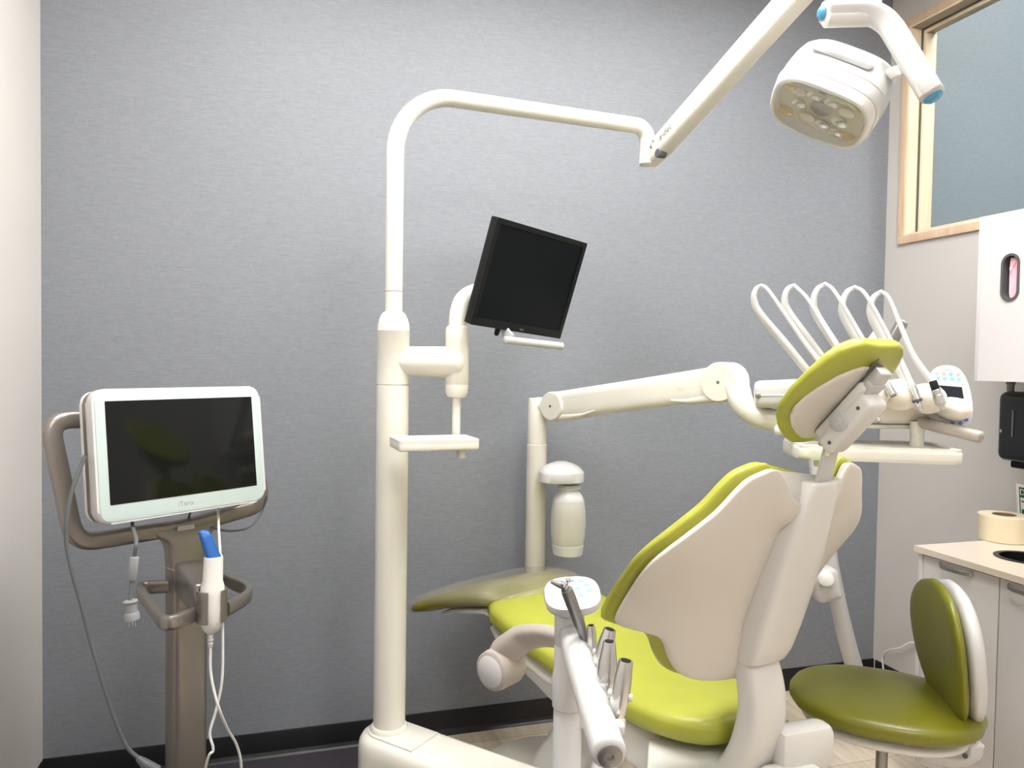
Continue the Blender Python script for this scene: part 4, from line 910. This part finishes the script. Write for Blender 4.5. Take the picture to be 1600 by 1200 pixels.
for k, (label, hp, a, b, kind) in enumerate(INS):
    d1 = 2.085
    A, B = P(*a, d1), P(*b, d1-.012); ax_ = nrm(B-A); L_ = np.linalg.norm(B-A)
    ins = thing('dental_handpiece', label, 'handpiece', A, 'instruments on the delivery unit')
    ds = np.linspace(2.262-.012*k, d1, len(hp)); pts = [P(x, y, d) for (x, y), d in zip(hp, ds)]; pts[-1] = A+ax_*.008
    obj('hose', sweep(smooth_path(pts, 8), [.0055, .0058, .0075, .0090], n=14), 'lamp', ins)
    if kind == 'plain':
        obj('handle', lathe(A, [(.0105, 0), (.0115, .002), (.0115, L_*.82), (.0132, L_*.84), (.0132, L_-.002), (.012, L_), (0, L_)], axis=ax_, n=24), 'steel', ins)
        obj('socket', lathe(B, [(0, 0), (.0095, 0), (.0095, .0012), (0, .0012)], axis=ax_, n=18), 'blk', ins)
    elif kind == 'slim':
        obj('handle', lathe(A, [(.006, 0), (.0065, .002), (.0065, L_), (0, L_)], axis=ax_, n=18), 'steel', ins)
        obj('socket', lathe(B, [(0, 0), (.0045, 0), (.0045, .0012), (0, .0012)], axis=ax_, n=14), 'blk', ins)
    elif kind == 'nose':
        obj('handle', lathe(A, [(.0105, 0), (.0115, .002), (.0115, L_*.50), (.0118, L_*.51)], axis=ax_, n=24), 'steel', ins)
        obj('grip_collar', lathe(A+ax_*L_*.5, [(.0105, 0), (.0135, .001), (.0135, .007), (.011, .009)], axis=ax_, n=12), 'dgrey', ins)
        obj('nose', lathe(A+ax_*(L_*.5+.008), [(.010, 0), (.008, .010), (.0062, .012), (.0062, .024), (.0035, .026), (.0028, L_*.5-.008), (0, L_*.5-.008)], axis=ax_, n=18), 'chrome', ins)
    else:
        obj('handle', lathe(A, [(.009, 0), (.0105, .002), (.0112, L_*.30), (.0112, L_*.32)], axis=ax_, n=24), 'blk', ins)
        obj('motor_sleeve', lathe(A+ax_*L_*.30, [(.0115, 0), (.0135, .002), (.0135, L_*.18), (.0145, L_*.19), (.0145, L_*.46), (.012, L_*.48)], axis=ax_, n=24), 'chrome', ins)
        obj('nose', lathe(A+ax_*L_*.77, [(.011, 0), (.011, .004), (.0075, .006), (.0075, .020), (.006, .0205), (0, .0205)], axis=ax_, n=20), 'steel', ins)

# water bottle on the delivery post
db = 2.98
wbp = P(888, 800, db)
wt, wbm, wcap0 = P(888, 757, db)[2], P(888, 867, db)[2], P(888, 722, db)[2]
bh = thing('bottle_holder', 'domed white bottle holder clamped to the slim white post', 'bottle holder', P(876, 738, db))
hcx = P(877, 737, db)
zlo, zmid, zhi = P(877, 752, db)[2], P(877, 738, db)[2], P(877, 721, db)[2]
def hr_(k, z): return [V(hcx[0], hcx[1], z)+rt*(a*k)*1+V(*nrm(V(fw[0], fw[1], 0)))*b*k for a, b in supell(.089, .075, 40, 2.6)]
obj('dome', loft([hr_(.97, zlo), hr_(1, zlo+.003), hr_(1, zmid), hr_(.97, zmid+.006), hr_(.80, zmid+.022), hr_(.55, zmid+.034), hr_(.25, zhi)]), 'lamp', bh)
obj('neck_socket', lathe((wbp[0], wbp[1], wt-.004), [(0, 0), (.020, 0), (.020, .006), (.026, .007), (.026, zlo-wt+.006), (0, zlo-wt+.006)], n=24), 'gsteel', bh)
wbt = thing('water_bottle', 'translucent water bottle screwed under the domed holder on the post', 'bottle', (wbp[0], wbp[1], wbm))
H = wt-wbm
obj('bottle_body', lathe((wbp[0], wbp[1], wbm), [(.0, .004), (.045, .004), (.058, .02), (.066, .25*H), (.0695, .45*H), (.068, .62*H), (.0625, .76*H), (.060, .775*H)], n=44), 'bottle', wbt)
obj('shoulder', lathe((wbp[0], wbp[1], wbm), [(.058, .755*H), (.0625, .765*H), (.0615, .80*H), (.052, .86*H), (.044, .90*H), (.042, .92*H), (.042, .945*H), (.048, .95*H), (.048, .968*H), (.042, .972*H), (.042, H), (0, H)], n=44), 'lamp', wbt)
rg = []
for k_, (r, z) in enumerate(((.050, 0), (.057, .004), (.062, .036), (.0635, .042), (.061, .043))):
    rg.append([V(wbp[0]+(r+(.0012 if (i+k_*2) % 4 < 2 and 0 < k_ < 3 else 0))*math.cos(2*math.pi*i/64), wbp[1]+(r+(.0012 if (i+k_*2) % 4 < 2 and 0 < k_ < 3 else 0))*math.sin(2*math.pi*i/64), wbm+z) for i in range(64)])
obj('base_cup', loft(rg), 'lamp', wbt)

# white floor stand behind the chair
stt = thing('lamp_stand', 'white floor stand with a curved pole behind the dental chair, grey handle on top', 'stand', PZ(1365, 1165, 0))
sp_ = [P(1262, 640, 2.93), P(1275, 722, 2.94), P(1288, 815, 2.95), P(1302, 905, 2.97), P(1319, 985, 3.0), P(1334, 1040, 3.04), P(1352, 1100, 3.10)]
fl_ = P(1364, 1150, 3.17); sp_.append(V(fl_[0], fl_[1], .05))
obj('pole', sweep(smooth_path(sp_, 6), [.026, .028, .030, .033, .034, .036], n=22), 'lamp', stt)
obj('pole_joint', box(P(1288, 912, 2.90), (.105, .09, .125), (nrm(rt+up*.25), nrm(fw), nrm(up-rt*.25)), bev=.026, seg=4), 'lamp', stt)
jn = P(1291, 905, 2.84)
obj('joint_cap', lathe(jn, [(0, -.012), (.028, -.012), (.028, .006), (.022, .010), (0, .010)], axis=nrm(CAM-jn+V(0, 0, .6)), n=26), 'whiteg', stt)
obj('stand_foot', lathe((fl_[0], fl_[1], 0), [(0, 0), (.10, 0), (.11, .01), (.105, .03), (.06, .05), (.042, .075), (0, .075)], n=32), 'lamp', stt)
obj('swing_arm', sweep(smooth_path([P(1262, 642, 2.93), P(1290, 610, 2.86), P(1340, 575, 2.78), P(1372, 545, 2.74)], 6), .026, n=18, round_end=.01), 'lamp', stt)
obj('lamp_body', sweep([P(1362, 556, 2.73), P(1372, 530, 2.72), P(1376, 518, 2.72)], [.03, .032, .022], n=20, round_end=.015), 'whiteg', stt)
obj('handle', sweep([P(1384, 548, 2.68), P(1397, 527, 2.67), P(1409, 505, 2.66)], [.021, .020, .019], [.016, .016, .015], n=20, e=3, upv=fw, round_end=.014), 'gsteel', stt)

# ------------------------------------------------------------------ assistant's instrument holder, near the camera
au = thing('instrument_bar', 'white bar holding suction tools on a post with a small keypad, nearest the camera', 'instrument holder', PZ(905, 1400, 0))
bA, bB = P(892, 992, 1.62), P(953, 1181, 1.21)
bdir = nrm(bB-bA); 
pc_ = P(889, 1000, 1.64); 
obj('bar', sweep([bA+bdir*-.02, bA, bA+bdir*.08, bB-bdir*.01], [.024, .027, .0285, .029], n=36, round_end=.010), 'lamp', au)
obj('end_cap', lathe(bB+bdir*.0005, [(0, .0), (.0205, .0), (.0205, .002), (.0185, .0032), (.006, .0030), (.005, -.003), (0, -.003)], axis=bdir, n=40), 'gsteel', au)
zz = lambda py: P(889, py, 1.64)[2]
pcx = V(pc_[0], pc_[1], 0)
obj('post', lathe(pcx, [(0, .22), (.031, .22), (.031, zz(1108)), (.030, zz(1107)), (.034, zz(1104)), (.0355, zz(1060)), (.033, zz(1050)), (.0315, zz(1046)), (.0315, zz(1008)), (.0305, zz(1007)), (.0315, zz(1006)), (.0325, zz(960)), (.0315, zz(959)), (.0325, zz(958)), (.033, zz(948)), (0, zz(948))], n=36), 'lamp', au)
gl = V(*nrm(V(rt[0], rt[1], 0))); gd = nrm(V(fw[0], fw[1], 0))
top_n = nrm(V(0, 0, 1)-gd*.40-gl*.08)
tyy = nrm(gd-(gd@top_n)*top_n); txx = np.cross(tyy, top_n)
tcen = P(894, 926, 1.61)
def flare(c, a, b, tilt, e=2.8):
    n_ = nrm(V(0, 0, 1)*(1-tilt)+top_n*tilt); y_ = nrm(gd-(gd@n_)*n_); x_ = np.cross(y_, n_)
    return [c+x_*p+y_*q for p, q in supell(a, b, 36, e)]
cA = V(pc_[0], pc_[1], zz(956))
kpb = obj('keypad_head', loft([flare(cA, .031, .031, 0), flare(cA*.7+tcen*.3, .036, .035, .3), flare(cA*.42+tcen*.58, .050, .046, .7), flare(tcen-top_n*.020, .0585, .052, 1), flare(tcen-top_n*.006, .0610, .056, 1), flare(tcen, .0585, .054, 1), flare(tcen+top_n*.001, .05, .046, 1)]), 'lamp', au)
tf = (tcen+top_n*.001, txx, tyy, top_n)
for a, b, m in ((-.022, .036, 'btn2'), (.0, .038, 'btn2'), (.022, .036, 'btn'), (.034, .022, 'btn'), (.036, .002, 'btn'), (.018, -.012, 'btn'), (.012, .012, 'btn')):
    obj('key', prism([(a+.0075*math.cos(t), b+.0045*math.sin(t)) for t in np.linspace(0, 2*math.pi, 14, endpoint=False)], tf, 0, .0008), m, kpb)
obj('saddle', sweep([bA-bdir*.03+V(0, 0, .0), V(pc_[0], pc_[1], bA[2])], .030, n=20), 'lamp', au)
obj('support_arm', sweep(smooth_path([pcx+V(0, 0, .30), pcx+V(.01, .03, .26), pcx*.5+CS(.45, .1, 0)*.5+V(0, 0, .27), CS(.42, .10, .36)], 6), [.036, .042, .045, .045], n=20, round_end=.02), 'lamp', au)
obj('side_box', box(P(905, 1082, 1.66), (.05, .07, .13), (gl, gd, V(0, 0, 1)), bev=.006), 'whiteg', au)
def on_bar(py): 
    t = (py-990)/(1180-990); d = 1/((1-t)/1.62+t/1.21); return d
# cups standing on the bar
CUPS = [((917, 1000), 1.59), ((925, 1026), 1.53), ((936, 1048), 1.47), ((946, 1084), 1.40), ((960, 1118), 1.33)]
for (px_, py_), d in CUPS:
    c_ = P(px_, py_, d)
    obj('holder_cup', lathe(c_+V(0, 0, -.022), [(0, 0), (.017, 0), (.020, .006), (.020, .014), (.017, .018), (0, .018)], n=24), 'lamp', au)
cx_ = P(972, 1150, 1.26)
obj('empty_slot', box(P(965, 1136, 1.29), (.022, .022, .02), (gl, bdir, V(0, 0, 1)), bev=.005), 'whiteg', au)
# suction tools
def tool(label, top, bot, d0, d1, prof, bits):
    A, B = P(*bot, d0), P(*top, d1); ax_ = nrm(B-A); L_ = np.linalg.norm(B-A)
    t = thing('suction_valve', label, 'suction tool', A, 'suction tools on the instrument bar')
    obj('body', lathe(A-ax_*.02, [(0, 0)]+[(r, .02+h*L_) for r, h in prof], axis=ax_, n=28), 'steel', t)
    rt_ = prof[-1][0]
    obj('mouth', lathe(B+ax_*-.001, [(0, 0), (rt_*.72, 0), (rt_*.72, .0022), (0, .0022)], axis=ax_, n=22), 'blk', t)
    tv = nrm(np.cross(ax_, nrm(CAM-A)))
    for h, r, l, m in bits:
        obj('valve_pin', lathe(A+ax_*(h*L_), [(0, -l), (r, -l), (r*1.1, -l*.9), (r*1.1, l*.9), (r, l), (0, l)], axis=tv, n=20), m, t)
    return t, A, ax_, L_
tool('slim metal saliva ejector, farthest of the four suction tools on the bar', (923.5, 977), (926, 1024), 1.53, 1.53, [(.0085, 0), (.0095, .1), (.0095, .55), (.0088, .8), (.0072, 1.0)], [(.18, .004, .016, 'lamp')])
tool('silver suction valve half hidden behind the knobbed one on the bar', (953, 983), (938, 1044), 1.47, 1.47, [(.015, 0), (.018, .15), (.018, .45), (.0155, .7), (.012, 1.0)], [(.35, .005, .022, 'lamp')])
t_, A_, ax_, L_ = tool('silver suction valve with a polished round thumb knob, third from the keypad', (952, 1002), (946, 1084), 1.39, 1.39, [(.015, 0), (.0185, .1), (.0195, .35), (.0175, .6), (.0135, .85), (.011, 1.0)], [])
tv = nrm(CAM-A_); tv = nrm(tv-(tv@ax_)*ax_)
obj('thumb_knob', loft([[A_+ax_*(.22*L_)+nrm(np.cross(ax_, tv))*(-.002+x*q)+ax_*(y*q)+tv*z for x, y in supell(.013, .019, 24)] for q, z in ((.9, .004), (1, .014), (.9, .019), (.5, .0215))]), 'chrome', t_)
tool('silver suction valve nearest the camera on the bar, with a white side pin', (978, 1032), (964, 1117), 1.32, 1.32, [(.013, 0), (.0155, .1), (.0165, .3), (.0160, .6), (.0135, .9), (.0122, 1.0)], [(.36, .006, .021, 'lamp')])
# air-water syringe
sA, sB = P(915, 1000, 1.555), P(885, 920, 1.515); sx_ = nrm(sB-sA); sL = np.linalg.norm(sB-sA)
sy = thing('air_water_syringe', 'grey metal air and water syringe leaning on the bar beside the small keypad', 'syringe', sA)
obj('handle', lathe(sA-sx_*.015, [(0, 0), (.009, .0), (.0105, .03), (.0118, sL*.5), (.0128, sL*.85), (.0128, sL+.005), (.0115, sL+.014), (0, sL+.014)], axis=sx_, n=26), 'gsteel', sy)
nz0 = sB+V(0, 0, .004); nz1 = P(862, 909, 1.53)
obj('nozzle', sweep([nz0, nz0*.4+nz1*.6, nz1], [.009, .0065, .004], n=16, round_end=.002), 'gsteel', sy)
for px_, py_ in ((880, 915), (887, 908.5)):
    q = P(px_, py_, 1.50); obj('button', lathe(q-tv*.004, [(0, 0), (.0045, 0), (.0045, .007), (.003, .009), (0, .009)], axis=nrm(nrm(CAM-q)+V(0, 0, .5)), n=16), 'steel', sy)

# ------------------------------------------------------------------ operator stool
scn = P(1381, 1077, 2.18); zst = scn[2]
stl = thing('operator_stool', 'olive green stool with a round padded seat and oval backrest, by the cabinet', 'stool', (scn[0], scn[1], 0))
gF = nrm(-gl*.93+gd*.36); gS = np.cross(V(0, 0, 1), gF)
def stoolfn(y, v, h):
    r2 = (v/.26)**2+(y/.22)**2
    return V(scn[0], scn[1], zst-.085)+gF*v+gS*y+V(0, 0, h+(.010*r2-.006 if h > .05 else 0))
vv = np.linspace(-.255, .255, 21); ww = [.215*math.sqrt(max(0.02, 1-abs(v/.257)**2.4)) for v in vv]
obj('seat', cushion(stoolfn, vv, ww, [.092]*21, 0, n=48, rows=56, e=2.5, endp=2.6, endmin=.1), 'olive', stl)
obj('seat_pan', cushion(stoolfn, vv*.86, [w*.84 for w in ww], [.05]*21, -.032, n=40, rows=40, e=2.6, endp=3, endmin=.2), 'whiteg', stl)
sbc = P(1489, 1016, 2.12)
nb = nrm(-gl*.97+gd*.16); wbd = np.cross(V(0, 0, 1), nb); ub = nrm(V(0, 0, 1)-gl*.13); nb = nrm(nb-(nb@ub)*ub); wbd = np.cross(ub, nb)
def sbk(y, v, h): return sbc+ub*v+wbd*y+nb*(h+.6*y*y)
vb = np.linspace(-.198, .198, 19)
wbk = [.182*math.sqrt(max(.01, 1-abs(v/.200)**2.3))*(1+.10*math.sin(v*6)) for v in vb]
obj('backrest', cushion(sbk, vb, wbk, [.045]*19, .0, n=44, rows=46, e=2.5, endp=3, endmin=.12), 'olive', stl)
obj('backrest_shell', cushion(sbk, vb*.97, [w*.985 for w in wbk], [.064]*19, -.048, n=44, rows=40, e=2.8, endp=2.6, endmin=.12), 'lamp', stl)
b0, b1 = P(1526, 1108, 2.15), P(1524, 1166, 2.14)
obj('back_post', sweep([b0+V(0, 0, .06), b0, b1], .0085, n=16), 'chrome', stl)
obj('back_bracket', sweep(smooth_path([b1+V(0, 0, .004), P(1518, 1182, 2.15), P(1490, 1188, 2.17), P(1440, 1178, 2.19)], 6), .024, .014, n=16, e=4, upv=V(0, 0, 1), round_end=.008), 'lamp', stl)
obj('adjust_knob', lathe(P(1508, 1181, 2.125), [(0, -.004), (.007, -.004), (.007, .004), (0, .004)], axis=nrm(CAM-sbc), n=16), 'dgrey', stl)
cg = P(1368, 1180, 2.10)
obj('gas_lift', lathe((scn[0], scn[1], 0), [(0, .10), (.026, .10), (.026, .34), (.016, .345), (.016, zst-.11), (.035, zst-.105), (0, zst-.10)], n=24), 'gsteel', stl)
obj('height_lever', sweep([V(scn[0], scn[1], zst-.125), V(scn[0], scn[1], zst-.125)-gl*.10+gd*.04], .006, n=10, round_end=.004), 'blk', stl)
for k in range(5):
    a = 2*math.pi*k/5+.3; dv = V(math.cos(a), math.sin(a), 0); o_ = V(scn[0], scn[1], 0)
    lg_ = obj('leg', sweep([o_+V(0, 0, .12)+dv*.01, o_+dv*.16+V(0, 0, .098), o_+dv*.27+V(0, 0, .078)], [.024, .020, .016], [.020, .014, .010], n=14, e=3, upv=V(0, 0, 1), keep_up=True, round_end=.008), 'lamp', stl)
    tn = np.cross(dv, V(0, 0, 1))
    obj('caster', join(lathe(o_+dv*.262+tn*-.012+V(0, 0, .029), [(0, 0), (.026, 0), (.0285, .004), (.0285, .020), (.026, .024), (0, .024)], axis=tn, n=22), box(o_+dv*.262+V(0, 0, .062), (.016, .016, .03))), 'blk', lg_)

# ------------------------------------------------------------------ light and view
w = bpy.data.worlds.new('world'); sc.world = w; w.use_nodes = True
w.node_tree.nodes['Background'].inputs[0].default_value = (.8, .85, .9, 1); w.node_tree.nodes['Background'].inputs[1].default_value = .05
sc.view_settings.view_transform = 'Standard'; sc.view_settings.look = 'None'; sc.view_settings.gamma = 1
sc.view_settings.exposure = 1.36; sc.view_settings.use_curve_mapping = False
